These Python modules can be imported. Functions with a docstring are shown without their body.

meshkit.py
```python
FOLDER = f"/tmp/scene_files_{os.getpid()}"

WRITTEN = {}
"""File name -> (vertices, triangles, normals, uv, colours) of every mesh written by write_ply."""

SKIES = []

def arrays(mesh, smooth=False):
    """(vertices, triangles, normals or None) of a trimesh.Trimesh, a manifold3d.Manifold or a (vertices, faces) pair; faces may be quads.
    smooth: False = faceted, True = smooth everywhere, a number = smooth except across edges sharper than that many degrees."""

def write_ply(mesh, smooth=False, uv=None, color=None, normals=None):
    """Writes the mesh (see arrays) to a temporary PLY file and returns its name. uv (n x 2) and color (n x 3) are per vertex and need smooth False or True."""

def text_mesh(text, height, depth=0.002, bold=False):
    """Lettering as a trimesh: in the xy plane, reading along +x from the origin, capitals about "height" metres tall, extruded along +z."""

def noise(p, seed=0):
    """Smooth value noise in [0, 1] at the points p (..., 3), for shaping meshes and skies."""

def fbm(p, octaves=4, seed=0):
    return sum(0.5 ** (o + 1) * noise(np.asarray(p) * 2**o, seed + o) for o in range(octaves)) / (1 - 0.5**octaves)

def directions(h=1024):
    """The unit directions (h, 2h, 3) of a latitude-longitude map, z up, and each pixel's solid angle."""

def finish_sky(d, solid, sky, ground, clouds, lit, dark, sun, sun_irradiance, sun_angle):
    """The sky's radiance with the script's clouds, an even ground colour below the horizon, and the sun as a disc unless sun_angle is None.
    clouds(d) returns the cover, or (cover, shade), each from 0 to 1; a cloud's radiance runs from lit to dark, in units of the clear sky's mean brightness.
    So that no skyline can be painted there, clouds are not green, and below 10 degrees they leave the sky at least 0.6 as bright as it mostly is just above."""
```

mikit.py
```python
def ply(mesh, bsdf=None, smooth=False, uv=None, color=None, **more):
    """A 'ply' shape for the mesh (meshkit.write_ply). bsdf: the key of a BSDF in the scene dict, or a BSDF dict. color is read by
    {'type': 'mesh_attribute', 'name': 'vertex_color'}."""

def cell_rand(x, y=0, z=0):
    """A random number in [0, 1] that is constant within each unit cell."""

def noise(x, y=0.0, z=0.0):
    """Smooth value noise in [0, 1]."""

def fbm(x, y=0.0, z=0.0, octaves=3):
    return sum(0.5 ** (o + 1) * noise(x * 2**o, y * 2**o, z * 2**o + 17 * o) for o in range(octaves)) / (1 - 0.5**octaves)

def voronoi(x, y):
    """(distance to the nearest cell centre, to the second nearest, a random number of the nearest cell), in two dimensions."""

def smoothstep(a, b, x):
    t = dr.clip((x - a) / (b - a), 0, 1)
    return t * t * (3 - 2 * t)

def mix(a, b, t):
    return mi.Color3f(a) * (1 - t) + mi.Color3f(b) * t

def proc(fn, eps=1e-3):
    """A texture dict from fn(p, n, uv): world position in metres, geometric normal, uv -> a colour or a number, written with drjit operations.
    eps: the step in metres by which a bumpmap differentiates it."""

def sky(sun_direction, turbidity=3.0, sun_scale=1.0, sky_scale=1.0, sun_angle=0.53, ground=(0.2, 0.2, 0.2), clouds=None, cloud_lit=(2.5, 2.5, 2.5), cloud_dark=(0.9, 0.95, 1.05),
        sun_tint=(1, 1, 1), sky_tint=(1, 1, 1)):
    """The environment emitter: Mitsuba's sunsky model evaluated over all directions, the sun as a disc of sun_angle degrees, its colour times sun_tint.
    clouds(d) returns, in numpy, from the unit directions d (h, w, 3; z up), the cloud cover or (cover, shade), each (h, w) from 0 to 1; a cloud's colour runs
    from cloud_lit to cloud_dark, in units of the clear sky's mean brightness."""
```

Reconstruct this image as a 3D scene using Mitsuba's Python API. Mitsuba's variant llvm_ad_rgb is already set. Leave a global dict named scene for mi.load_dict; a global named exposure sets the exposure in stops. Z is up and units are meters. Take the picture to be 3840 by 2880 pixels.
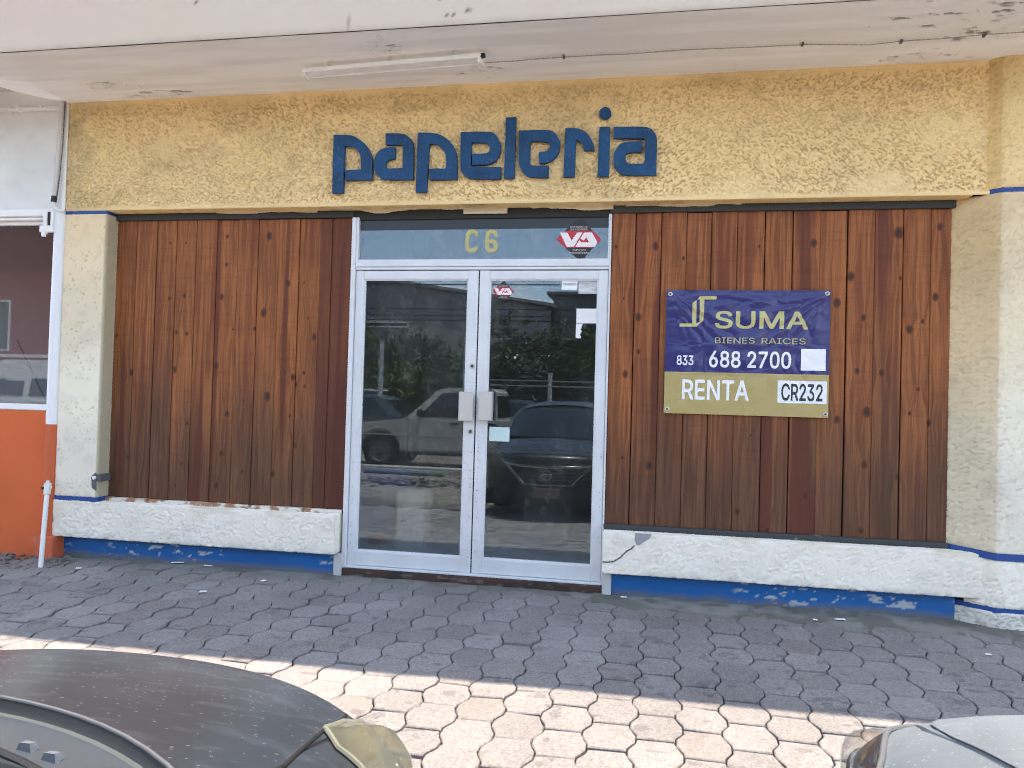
import math, random
import numpy as np, trimesh, drjit as dr, mitsuba as mi
import mikit, meshkit
from mikit import ply, proc, noise, fbm, smoothstep, mix, cell_rand
from meshkit import text_mesh
import shapely
from shapely.geometry import Polygon, LineString, Point, box as sbox
from shapely import affinity
from scipy.interpolate import PchipInterpolator
T = mi.ScalarTransform4f
scene, labels = {}, {}

# ------------------------------------------------------------------ camera, sky, exposure
CAM = [1.19742, -5.07931, 1.27408]
scene['camera'] = {'type': 'perspective', 'fov': 67.268, 'fov_axis': 'x', 'near_clip': 0.05, 'far_clip': 2000.0,
                   'to_world': T().look_at(origin=CAM, target=[CAM[0] - 0.17870, CAM[1] + 0.98372, CAM[2] + 0.01905], up=[-0.02435, -0.02377, 0.99942])}


def sky_clouds(d):
    e = np.maximum(d[..., 2:3], 0.05)
    q = d / e
    n = meshkit.fbm(np.stack([q[..., 0] * .55, q[..., 1] * .55, q[..., 0] * 0], -1), 5, 3)
    c = np.clip((n - .55) / .14, 0, 1)
    return c * .85, np.clip((n - .62) * 3, 0, 1)


scene['sky'] = mikit.sky([0.13, 0.138, 1.0], turbidity=3.5, clouds=sky_clouds, cloud_lit=(1.9, 1.9, 1.9), ground=(.25, .24, .22), sun_tint=(.95, .97, 1.0), sun_scale=.66, sky_scale=1.38, sky_tint=(1.18, 1.0, .83))
exposure = 3.64


def gz(x, y):
    """height of the sloping pavement and the flat lot beyond it"""
    return -0.012 + 0.0016 * np.asarray(x) * 0 + 0.0348 * np.maximum(np.asarray(y, float), -6.2)


# ------------------------------------------------------------------ helpers
def numbered(key):
    if key not in scene and not any(k.startswith(key + '__') for k in scene):
        return key
    i = 1
    while True:
        k = f'{key}_{i:03d}'
        if k not in scene and not any(q.startswith(k + '__') for q in scene):
            return k
        i += 1


COUNT = {}


def put(key, mesh, bsdf, smooth=False, uv=None, color=None, label=None, cat=None, group=None, kind=None, **kw):
    n = COUNT.get(key)
    COUNT[key] = 0 if n is None else n + 1
    k = key if n is None else f'{key}_{n + 1:03d}'
    scene[k] = mesh if isinstance(mesh, dict) else ply(mesh, bsdf, smooth, uv, color, **kw)
    tag(k, label, cat, group, kind)
    return k


def hold(key):
    """a key for a thing or part that has no mesh of its own"""
    n = COUNT.get(key)
    COUNT[key] = 0 if n is None else n + 1
    return key if n is None else f'{key}_{n + 1:03d}'


def tag(k, label=None, cat=None, group=None, kind=None):
    d = {a: b for a, b in (('label', label), ('category', cat), ('group', group), ('kind', kind)) if b}
    if d:
        labels[k] = {**labels.get(k, {}), **d}


def cat(*ms):
    return trimesh.util.concatenate([m for m in ms])


def bx(x0, x1, y0, y1, z0, z1, c=0.0):
    """a box, its edges chamfered by c"""
    if c <= 0:
        m = trimesh.creation.box((x1 - x0, y1 - y0, z1 - z0))
        m.apply_translation(((x0 + x1) / 2, (y0 + y1) / 2, (z0 + z1) / 2))
        return m
    pts = []
    for a in (0, 1, 2):
        for s in np.ndindex(2, 2, 2):
            p = [(x0, x1)[s[0]], (y0, y1)[s[1]], (z0, z1)[s[2]]]
            for k in range(3):
                if k != a:
                    p[k] += c if s[k] == 0 else -c
            pts.append(p)
    return trimesh.convex.convex_hull(np.array(pts))


def tube(pts, r, n=10, cap=True):
    pts = np.asarray(pts, float)
    r = np.broadcast_to(r, (len(pts),))
    t = np.gradient(pts, axis=0)
    t /= np.linalg.norm(t, axis=1, keepdims=True)
    a = np.cross(t[0], [0, 0, 1.0]) if abs(t[0][2]) < .9 else np.cross(t[0], [1.0, 0, 0])
    vs = []
    for i in range(len(pts)):
        a = a - t[i] * (a @ t[i])
        a /= np.linalg.norm(a)
        b = np.cross(t[i], a)
        th = np.arange(n) * 2 * np.pi / n
        vs.append(pts[i] + r[i] * (np.cos(th)[:, None] * a + np.sin(th)[:, None] * b))
    v = np.vstack(vs)
    f = []
    for i in range(len(pts) - 1):
        for j in range(n):
            q = [i * n + j, i * n + (j + 1) % n, (i + 1) * n + (j + 1) % n, (i + 1) * n + j]
            f += [[q[0], q[1], q[2]], [q[0], q[2], q[3]]]
    if cap:
        v = np.vstack([v, pts[:1], pts[-1:]])
        c0, c1 = len(v) - 2, len(v) - 1
        for j in range(n):
            f += [[c0, (j + 1) % n, j], [c1, (len(pts) - 1) * n + j, (len(pts) - 1) * n + (j + 1) % n]]
    return trimesh.Trimesh(v, f, process=False)


def cyl(p0, p1, r, n=20):
    return tube([p0, p1], r, n)


def grid(P):
    """mesh of an (n, m, 3) array of points"""
    n, m = P.shape[:2]
    i, j = np.meshgrid(np.arange(n - 1), np.arange(m - 1), indexing='ij')
    q = np.stack([i * m + j, i * m + j + 1, (i + 1) * m + j + 1, (i + 1) * m + j], -1).reshape(-1, 4)
    return P.reshape(-1, 3), np.vstack([q[:, [0, 1, 2]], q[:, [0, 2, 3]]])


def flat(poly, depth, bevel=0.0):
    """extrude a shapely polygon"""
    gs = getattr(poly, 'geoms', [poly])
    return cat(*[trimesh.creation.extrude_polygon(g, depth, engine='earcut') for g in gs])


def upright(m, y):
    """xy mesh extruded along z -> standing in xz, its face towards -y, front at y - depth"""
    v = m.vertices
    return trimesh.Trimesh(np.stack([v[:, 0], y - v[:, 2], v[:, 1]], 1), m.faces, process=False)


def rounded_box_grid(lo, hi, r, res, faces):
    """finely gridded faces of a box with rounded edges; returns vertices, faces, normals"""
    lo, hi = np.array(lo, float), np.array(hi, float)
    V, F, N = [], [], []
    at = 0
    for f in faces:
        ax, s = 'xyz'.index(f[1]), (1 if f[0] == '+' else -1)
        o = [k for k in range(3) if k != ax]
        u = np.linspace(lo[o[0]], hi[o[0]], max(2, int(math.ceil((hi[o[0]] - lo[o[0]]) / res)) + 1))
        w = np.linspace(lo[o[1]], hi[o[1]], max(2, int(math.ceil((hi[o[1]] - lo[o[1]]) / res)) + 1))
        U, W = np.meshgrid(u, w, indexing='ij')
        P = np.zeros(U.shape + (3,))
        P[..., o[0]], P[..., o[1]], P[..., ax] = U, W, hi[ax] if s > 0 else lo[ax]
        v, q = grid(P)
        e1, e2 = np.zeros(3), np.zeros(3)
        e1[o[0]] = 1
        e2[o[1]] = 1
        if np.cross(e1, e2)[ax] * s < 0:
            pass
        else:
            q = q[:, ::-1]
        V.append(v)
        F.append(q + at)
        at += len(v)
    V, F = np.vstack(V), np.vstack(F)
    c = np.clip(V, lo + r, hi - r)
    d = V - c
    L = np.linalg.norm(d, axis=1, keepdims=True)
    n = d / np.maximum(L, 1e-9)
    V = c + n * r
    return V, F, n


def nz(p, f, seed=0):
    return meshkit.noise(np.asarray(p) * f, seed)


def fb(p, f, o=4, seed=0):
    return meshkit.fbm(np.asarray(p) * f, o, seed)


def sstep(a, b, x):
    t = np.clip((x - a) / (b - a), 0, 1)
    return t * t * (3 - 2 * t)


def lerp(a, b, t):
    return np.asarray(a) * (1 - t[:, None]) + np.asarray(b) * t[:, None]


# ------------------------------------------------------------------ materials
def rgb(*c):
    return {'type': 'rgb', 'value': list(c)}


def mat(c, rough=.6, **kw):
    return {'type': 'twosided', 'bsdf': {'type': 'principled', 'base_color': c if isinstance(c, dict) else rgb(*c), 'roughness': rough, 'specular': kw.pop('spec', .4), **kw}}


VC = {'type': 'mesh_attribute', 'name': 'vertex_color'}
scene['m_masonry'] = mat(VC, .92, spec=.2)
scene['m_painted'] = mat(VC, .55, spec=.4)


def wood_fn(p, n, uv):
    idx = dr.floor(uv.x / 10)
    lx, z, x = uv.x - idx * 10, uv.y, p.x
    r1, r2, r3 = cell_rand(idx, 3, 1), cell_rand(idx, 7, 2), cell_rand(idx, 11, 5)
    kd, ring, dx = mi.Float(9), mi.Float(0), mi.Float(0)
    for kx, kz, kr in KNOTS:
        ex, ez = (x - kx) / kr, (z - kz) / (kr * 1.45)
        e = dr.sqrt(ex * ex + ez * ez)
        kd = dr.minimum(kd, e)
        dx += (x - kx) * 1.1 * dr.exp(-dr.square((x - kx) / .035) - dr.square((z - kz) / .11))
    g = lx + dx + .012 * (noise(z * 1.6, r1 * 50) - .5) + .02 * (r2 - .5) * z
    grain = fbm(g * 95 + r1 * 90, z * 2.6, r2 * 30, octaves=3)
    fine = noise(g * 420, z * 9, r3 * 40)
    band = fbm(g * 22 + r3 * 77, z * .9 + r1 * 9, 3.1, octaves=2)
    saw = noise(lx * 3, z * 55, idx)
    c = mix((.345, .125, .036), (.205, .066, .019), smoothstep(.35, .68, grain))
    c = c * (.72 + .5 * fine) * (.88 + .18 * r1)
    c = mix(c, mi.Color3f(.165, .040, .014), smoothstep(.56, .76, band) * .75)
    # weathering: the lower part has gone grey-brown and dark
    wlin = smoothstep(1.75, .62, z + .55 * (fbm(lx * 6 + idx * 3, z * 1.1, 2.0, octaves=2) - .5) + .3 * (r2 - .5))
    grey = mix((.104, .056, .032), (.054, .030, .019), smoothstep(.3, .7, grain)) * (.75 + .5 * fine)
    c = mix(c, grey, wlin * .84)
    # resin and rust-red runs on some of the boards
    run = smoothstep(.60, .72, noise(lx * 17 + idx * 5.3, z * .55 + r3 * 20)) * (r3 > .35)
    c = mix(c, mi.Color3f(.088, .018, .009), run * .8)
    red = dr.select((dr.abs(idx - 11) < 1.5), .62, mi.Float(0))
    c = mix(c, mi.Color3f(.075, .016, .011) * (.6 + .8 * grain), red)
    spl = dr.select(dr.abs(idx - 23) < .5, smoothstep(.05, .06, lx) * smoothstep(.14, .12, lx) * smoothstep(1.5, 1.0, z), mi.Float(0))
    spl2 = dr.select(dr.abs(idx - 29) < .5, smoothstep(.045, .055, lx) * smoothstep(.125, .115, lx) * smoothstep(1.9, 1.4, z), mi.Float(0))
    c = mix(c, mi.Color3f(.10, .018, .008), (spl + spl2) * .85)
    c = c * (1 - .10 * smoothstep(.72, .85, saw) * smoothstep(1.2, 2.2, z + r1))
    c = c * (.80 + .40 * fbm(x * 5, z * 1.7, 9.0, octaves=3))
    halo = smoothstep(2.3, 1.0, kd)
    c = mix(c, c * mi.Color3f(1.12, .98, .85), halo * .8)
    kn = mix((.020, .010, .006), (.085, .032, .014), smoothstep(.25, .95, kd + .5 * (noise(x * 300, z * 300) - .5)))
    c = mix(c, kn, smoothstep(1.35, .75, kd) * .92)
    return mix(mi.Color3f(.160, .050, .019), c, .90) * mi.Color3f(.97, .90, .86)


scene['m_cladding'] = {'type': 'twosided', 'bsdf': {'type': 'principled', 'base_color': proc(wood_fn), 'roughness': .62, 'specular': .35}}
scene['m_darkwood'] = mat((.030, .022, .018), .8)


def paver_fn(p, n, uv):
    r = uv.x
    c = mix((.188, .174, .168), (.240, .221, .213), r)
    c = mix(c, mi.Color3f(.21, .175, .162), smoothstep(.70, .95, cell_rand(r * 977, 3, 5)) * .4)
    g = noise(p.x * 260, p.y * 260)
    c = c * (.74 + .52 * g) * (.82 + .36 * noise(p.x * 110, p.y * 110))
    st = fbm(p.x * 2.3, p.y * 2.3, 5.0, octaves=3)
    c = c * (.82 + .36 * st)
    blot = smoothstep(.70, .76, fbm(p.x * 11 + 40, p.y * 15, 1.0, octaves=3))
    c = mix(c, c * mi.Color3f(.74, .74, .76), blot)
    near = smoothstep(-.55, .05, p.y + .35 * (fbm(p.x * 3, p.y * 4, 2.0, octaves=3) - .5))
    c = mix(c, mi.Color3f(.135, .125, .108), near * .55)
    return c


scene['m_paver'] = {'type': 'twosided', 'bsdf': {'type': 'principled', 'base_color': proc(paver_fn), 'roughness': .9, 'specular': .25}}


def lot_fn(p, n, uv):
    a = fbm(p.x * .5, p.y * .5, 1.0, octaves=4)
    b = noise(p.x * 60, p.y * 60)
    c = mix((.125, .107, .088), (.20, .174, .148), smoothstep(.35, .65, a)) * (.7 + .6 * b)
    return mix(c, mi.Color3f(.030, .026, .022), smoothstep(-4.32, -4.27, p.y))


scene['m_lot'] = {'type': 'twosided', 'bsdf': {'type': 'principled', 'base_color': proc(lot_fn), 'roughness': .95, 'specular': .2}}


def alu_fn(p, n, uv):
    s = fbm(p.x * 7, p.z * 5, p.y * 9, octaves=3)
    d = smoothstep(.60, .74, fbm(p.x * 40, p.z * 9, 3.0, octaves=3))
    low = smoothstep(.5, .06, p.z + .25 * (s - .5))
    c = mix((.60, .605, .615), (.70, .705, .715), s)
    return mix(c, mi.Color3f(.50, .49, .46), d * .08 + low * .12)


scene['m_aluminium'] = {'type': 'twosided', 'bsdf': {'type': 'principled', 'base_color': proc(alu_fn), 'roughness': .42, 'metallic': .12, 'specular': .5}}


def smear_fn(p, n, uv):
    a = fbm(p.x * 5, p.z * 1.6, 3.0, octaves=3)
    b = fbm(p.x * 26 + p.z * 9, p.z * 15 - p.x * 4, 7.0, octaves=3)
    low = smoothstep(.55, .10, p.z + .2 * a)
    return .018 + .030 * smoothstep(.4, .75, a) + .035 * smoothstep(.55, .75, b) * smoothstep(.45, .7, a) + .03 * low


scene['m_clean_glass'] = {'type': 'thindielectric', 'int_ior': 1.70, 'specular_reflectance': rgb(.72, .88, 1.0)}
scene['m_plain_glass'] = {'type': 'thindielectric', 'int_ior': 1.65}
scene['m_film'] = mat((.42, .44, .43), 1.0)
scene['m_glass'] = {'type': 'blendbsdf', 'weight': proc(smear_fn), 'a': {'type': 'ref', 'id': 'm_clean_glass'}, 'b': {'type': 'ref', 'id': 'm_film'}}
scene['m_steel'] = mat((.60, .58, .54), .35, metallic=.85)
scene['m_black'] = mat((.012, .012, .013), .5)
scene['m_white'] = mat((.78, .77, .74), .45)

YELLOW, WHITE = np.array([.84, .625, .315]), np.array([.84, .775, .655])


def grime(p, c, amount=.12, seed=0):
    a = fb(p, 1.7, 4, seed)
    b = fb(p, 11, 3, seed + 9)
    return c * (1 - amount * 1.6 * sstep(.42, .75, a) - amount * sstep(.5, .75, b))[:, None]


def stucco(V, n, amp, seed=0, aniso=1.0, fine=.35):
    """trowelled render: plateaus split by short sharp furrows that slant across the wall"""
    t = V[:, 0] + V[:, 1] * .7
    side = np.clip(fb(V * np.array([.9, 1, 1.2]), 1.0, 3, seed + 5) * 1.6 - .3 + .16 * V[:, 0] / 3, 0, 1)
    cuts = []
    for deg, sd in ((24, 0), (-28, 20)):
        c_, s_ = math.cos(math.radians(deg)), math.sin(math.radians(deg))
        u, w = t * c_ + V[:, 2] * s_, -t * s_ + V[:, 2] * c_
        w1, w2 = fb(V, 30, 2, seed + 3 + sd) - .5, fb(V, 30, 2, seed + 4 + sd) - .5
        q = np.stack([u * (96 / aniso) + w1 * 2.2, w * 142 + w2 * 2.6, V[:, 1] * 40], 1)
        a = meshkit.noise(q, seed + sd)
        b = meshkit.noise(q * 2.07 + 11.3, seed + 1 + sd)
        cuts.append(sstep(.435, .30, a * .70 + b * .30))
    cut = cuts[0] * side + cuts[1] * (1 - side)
    cut = np.minimum(cut * 1.25, 1) * (.25 + .75 * sstep(.26, .46, fb(V, 2.3, 3, seed + 8) + .08))
    h = -amp * cut + amp * .8 * (fb(V, 38, 2, seed + 2) - .5) + amp * fine * (fb(V, 9, 2, seed + 4) - .5)
    return V + n * h[:, None], cut


def pitted(V, n, amp, seed=0):
    """flatter render with scattered small pits"""
    q = V * np.array([70, 70, 60])
    a = meshkit.noise(q, seed)
    pit = sstep(.77, .90, a) * sstep(.40, .6, fb(V, 4, 3, seed + 3) + .05)
    h = -amp * 1.9 * pit + amp * 1.5 * (fb(V, 26, 3, seed + 1) - .5) + amp * .6 * (fb(V, 80, 2, seed + 2) - .5)
    return V + n * h[:, None], pit


# ------------------------------------------------------------------ the shop front
SHOP = 'shop_building'
tag(SHOP, 'yellow and white stucco shop front with plank panels and an aluminium double door', 'building')
XL, XR = -3.19, 3.12
ZS, ZF, ZBT, ZBB = 3.415, 2.590, 0.424, 0.150


def faded(V, seed):
    """the render is yellow up high and worn to off-white lower down"""
    k = sstep(2.85, .55, V[:, 2] + .6 * (fb(V, 1.3, 4, seed) - .5)) - (.16 * (V[:, 0] < 3.225) if V[:, 0].min() > 2 else 0)  # slanted pier reveal kept yellower, its shade put into the paint
    k = np.clip(k, 0, 1)
    c = lerp(YELLOW * np.array([.90, .93, 1.1]), np.array([.80, .725, .555]), np.minimum(k * 1.5, 1))
    return lerp(c, np.array([.81, .740, .60]), sstep(.45, 1.0, k))


def fascia():
    V, F, n = rounded_box_grid((XL, 0.0, ZF), (XR + .09, .30, ZS + .05), .012, .0036, ['-y'])
    V2, F2, n2 = rounded_box_grid((XL, 0.0, ZF), (XR - .02, .14, ZS + .05), .012, .012, ['-z', '-x'])
    edge = np.minimum(sstep(ZS - .0, ZS - .07, V[:, 2]), sstep(ZF + .005, ZF + .05, V[:, 2]))
    D, cut = stucco(V, n, .0105, 11, 1.3)
    D = V + (D - V) * edge[:, None] + np.array([0, -1, 0]) * (.002 * (fb(V, 6, 3, 4) - .5))[:, None]
    c = np.repeat(YELLOW[None], len(V), 0) * (.92 + .2 * fb(V, .8, 3, 2))[:, None]
    c = grime(V, c, .10, 6)
    left = sstep(-2.7, -3.25, V[:, 0]) * sstep(.4, .7, fb(V, 5, 3, 77) + .1)
    c = lerp(c, np.array([.42, .34, .20]), left * .6)
    c = lerp(c, np.array([.36, .25, .12]), cut * edge * .50)       # furrows coloured a darker brown
    c2 = np.repeat(YELLOW[None] * np.array([[.95, .95, .9]]), len(V2), 0)
    c2 = grime(V2, c2, .2, 3)
    V2 = V2 + n2 * (.004 * (fb(V2, 30, 3, 1) - .5))[:, None]
    return cat(trimesh.Trimesh(D, F, process=False), trimesh.Trimesh(V2, F2, process=False)), np.vstack([c, c2])


m, c = fascia()
put(SHOP + '__fascia', m, 'm_masonry', True, color=c, label='wide yellow fascia of rough trowelled stucco')


def block(key, lo, hi, faces, seed, pit=True, paint=None, r=.016, amp=.0028, res=.0068, label=None):
    V, F, n = rounded_box_grid(lo, hi, r, res, faces)
    D, cut = pitted(V, n, amp, seed) if pit else stucco(V, n, amp, seed, 1.3, .5)
    c = paint(V) if paint else np.repeat(WHITE[None], len(V), 0)
    c = grime(V, c, .07, seed)
    c = lerp(c, c.mean(0) * .45, cut * (.55 if pit else .06))
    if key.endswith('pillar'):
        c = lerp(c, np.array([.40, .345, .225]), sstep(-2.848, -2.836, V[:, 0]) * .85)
    return put(key, trimesh.Trimesh(D, F, process=False), 'm_masonry', True, color=c, label=label)


def wht(V):
    c = np.repeat(WHITE[None], len(V), 0)
    c = lerp(c, np.array([.62, .54, .36]), sstep(ZBT - .05, ZBT + .01, V[:, 2]) * sstep(.45, .62, fb(V, 5, 3, 2)) * .5)
    return lerp(c, np.array([.50, .48, .44]), sstep(ZBB + .05, ZBB, V[:, 2]) * sstep(.35, .6, fb(V, 8, 3, 5)) * .6)


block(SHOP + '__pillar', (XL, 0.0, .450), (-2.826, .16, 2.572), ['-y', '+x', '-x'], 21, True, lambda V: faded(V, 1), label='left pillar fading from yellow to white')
block(SHOP + '__beam', (XL - .004, -.004, ZBB), (-.952, .15, ZBT), ['-y', '+x', '-x', '+z', '-z'], 31, False, wht, r=.011, amp=.0052, label='white stucco beam under the left plank panel')
block(SHOP + '__beam', (.906, -.004, ZBB), (3.19, .15, ZBT), ['-y', '+x', '-x', '+z', '-z'], 41, False, wht, r=.011, amp=.0052, label='white stucco beam with a corner crack under the right plank panel')


def pier(z0, z1, key, pl, seed, paint, label=None, amp=.003, pit=True):
    """the right pier: slanted reveal, rounded arris, front face"""
    line = shapely.LineString(pl)
    line = shapely.LineString(np.array(line.coords))
    for _ in range(3):
        p = np.array(line.coords)
        q = [p[0]]
        for a, b in zip(p[:-1], p[1:]):
            L = np.linalg.norm(b - a)
            k = min(.25, .014 / L)
            q += [a + (b - a) * k, b - (b - a) * k]
        line = shapely.LineString(np.vstack(q + [p[-1]]))
    s = np.arange(0, line.length, .0068)
    P = np.array([line.interpolate(x).coords[0] for x in s])
    z = np.linspace(z0, z1, max(3, int((z1 - z0) / .0068)))
    G = np.zeros((len(s), len(z), 3))
    G[..., 0], G[..., 1], G[..., 2] = P[:, None, 0], P[:, None, 1], z[None]
    t = np.gradient(P, axis=0)
    t /= np.linalg.norm(t, axis=1, keepdims=True)
    n = np.stack([t[:, 1], -t[:, 0], t[:, 0] * 0], 1)
    n = np.repeat(n[:, None], len(z), 1).reshape(-1, 3)
    V, F = grid(G)
    edge = np.minimum(sstep(z0, z0 + .012, V[:, 2]), sstep(z1, z1 - .012, V[:, 2]))
    D, cut = pitted(V, n, amp, seed) if pit else stucco(V, n, amp * 1.9, seed, 1.3)
    D = D - n * ((1 - edge) * .008)[:, None]
    c = grime(V, paint(V), .08, seed)
    c = lerp(c, c.mean(0) * .5, cut * (.5 if pit else .45 if z0 > 2 else .22))
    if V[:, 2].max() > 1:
        c = c * np.where(V[:, :1] < 3.228, [[.90, .86, .78]], [[1.0, 1.0, 1.0]])  # reveal tinted darker: the weaker sky light on it is painted in
    return put(key, trimesh.Trimesh(D, F, process=False), 'm_masonry', True, color=c, label=label)


PL = [(3.013, .15), (3.013, .125), (3.236, -.058), (4.6, -.058)]
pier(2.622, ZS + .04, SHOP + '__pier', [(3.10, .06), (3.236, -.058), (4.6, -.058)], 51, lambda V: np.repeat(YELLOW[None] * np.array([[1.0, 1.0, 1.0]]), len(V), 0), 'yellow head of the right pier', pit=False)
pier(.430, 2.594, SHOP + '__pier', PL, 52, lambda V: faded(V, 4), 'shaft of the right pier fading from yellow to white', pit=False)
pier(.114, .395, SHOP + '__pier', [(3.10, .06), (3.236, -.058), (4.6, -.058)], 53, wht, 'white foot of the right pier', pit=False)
pier(-.10, .088, SHOP + '__pier', [(3.03, .12), (3.05, .085), (3.232, -.055), (4.6, -.055)], 54, lambda V: np.repeat(np.array([[.66, .63, .55]]), len(V), 0), 'rough base block of the right pier', amp=.005, pit=False)

# blue painted joints between the blocks
scene['m_blue'] = mat((.014, .060, .235), .5)
for a in ((XL + .004, -2.832, .006, .16, 2.560, 2.602), (XL + .004, -2.822, .004, .16, .418, .456)):
    put(SHOP + '__joint_line', bx(*a), 'm_blue', label='blue painted joint line')
for z0, z1, zb, o in ((2.590, 2.626, 0, 0), (.391, .434, .024, .014), (.084, .118, 0, 0)):
    m = grid(np.array([[(x, y, z + b) for z in (z0, z1)] for x, y, b in ((3.05 - o * 3, .118 - o * .2, zb), (3.238 - o * .55, -.047 - o, zb * .2), (4.6, -.047 - o, 0))]))
    put(SHOP + '__joint_line', m, 'm_blue', label='blue painted joint line on the right pier')


# recessed blue plinth, its paint flaking
def plinth(x0, x1, seed):
    V, F, n = rounded_box_grid((x0, .08, -.15), (x1, .2, .17), .004, .010, ['-y', '-x', '+x'])
    chip = sstep(.63, .66, fb(V * np.array([1, 1, 2.2]), 17, 5, seed) + .05 * sstep(.06, .0, np.abs(V[:, 2] - .07)))
    chip = chip * sstep(.46, .56, fb(V * np.array([1, 1, .2]), 2.4, 3, seed + 6))
    c = np.repeat(np.array([[.007, .102, .325]]), len(V), 0) * (.85 + .3 * fb(V, 2.5, 3, seed + 1))[:, None]
    c = lerp(c, np.array([.42, .44, .45]), chip * .9)
    dirt = sstep(.055, -.005, V[:, 2] + .05 * (fb(V, 8, 3, seed + 2) - .5))
    c = lerp(c, np.array([.13, .125, .11]), dirt * .85)
    V = V - np.array([0, -1, 0]) * (chip * .002)[:, None]
    put(SHOP + '__plinth', trimesh.Trimesh(V, F, process=False), 'm_painted', True, color=c, label='recessed blue plinth with flaking paint')


plinth(-3.155, -.985, 3)
plinth(.965, 3.06, 8)

# upper wall over the walkway and the slab it stands on
SOF_Y = -.821


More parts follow.
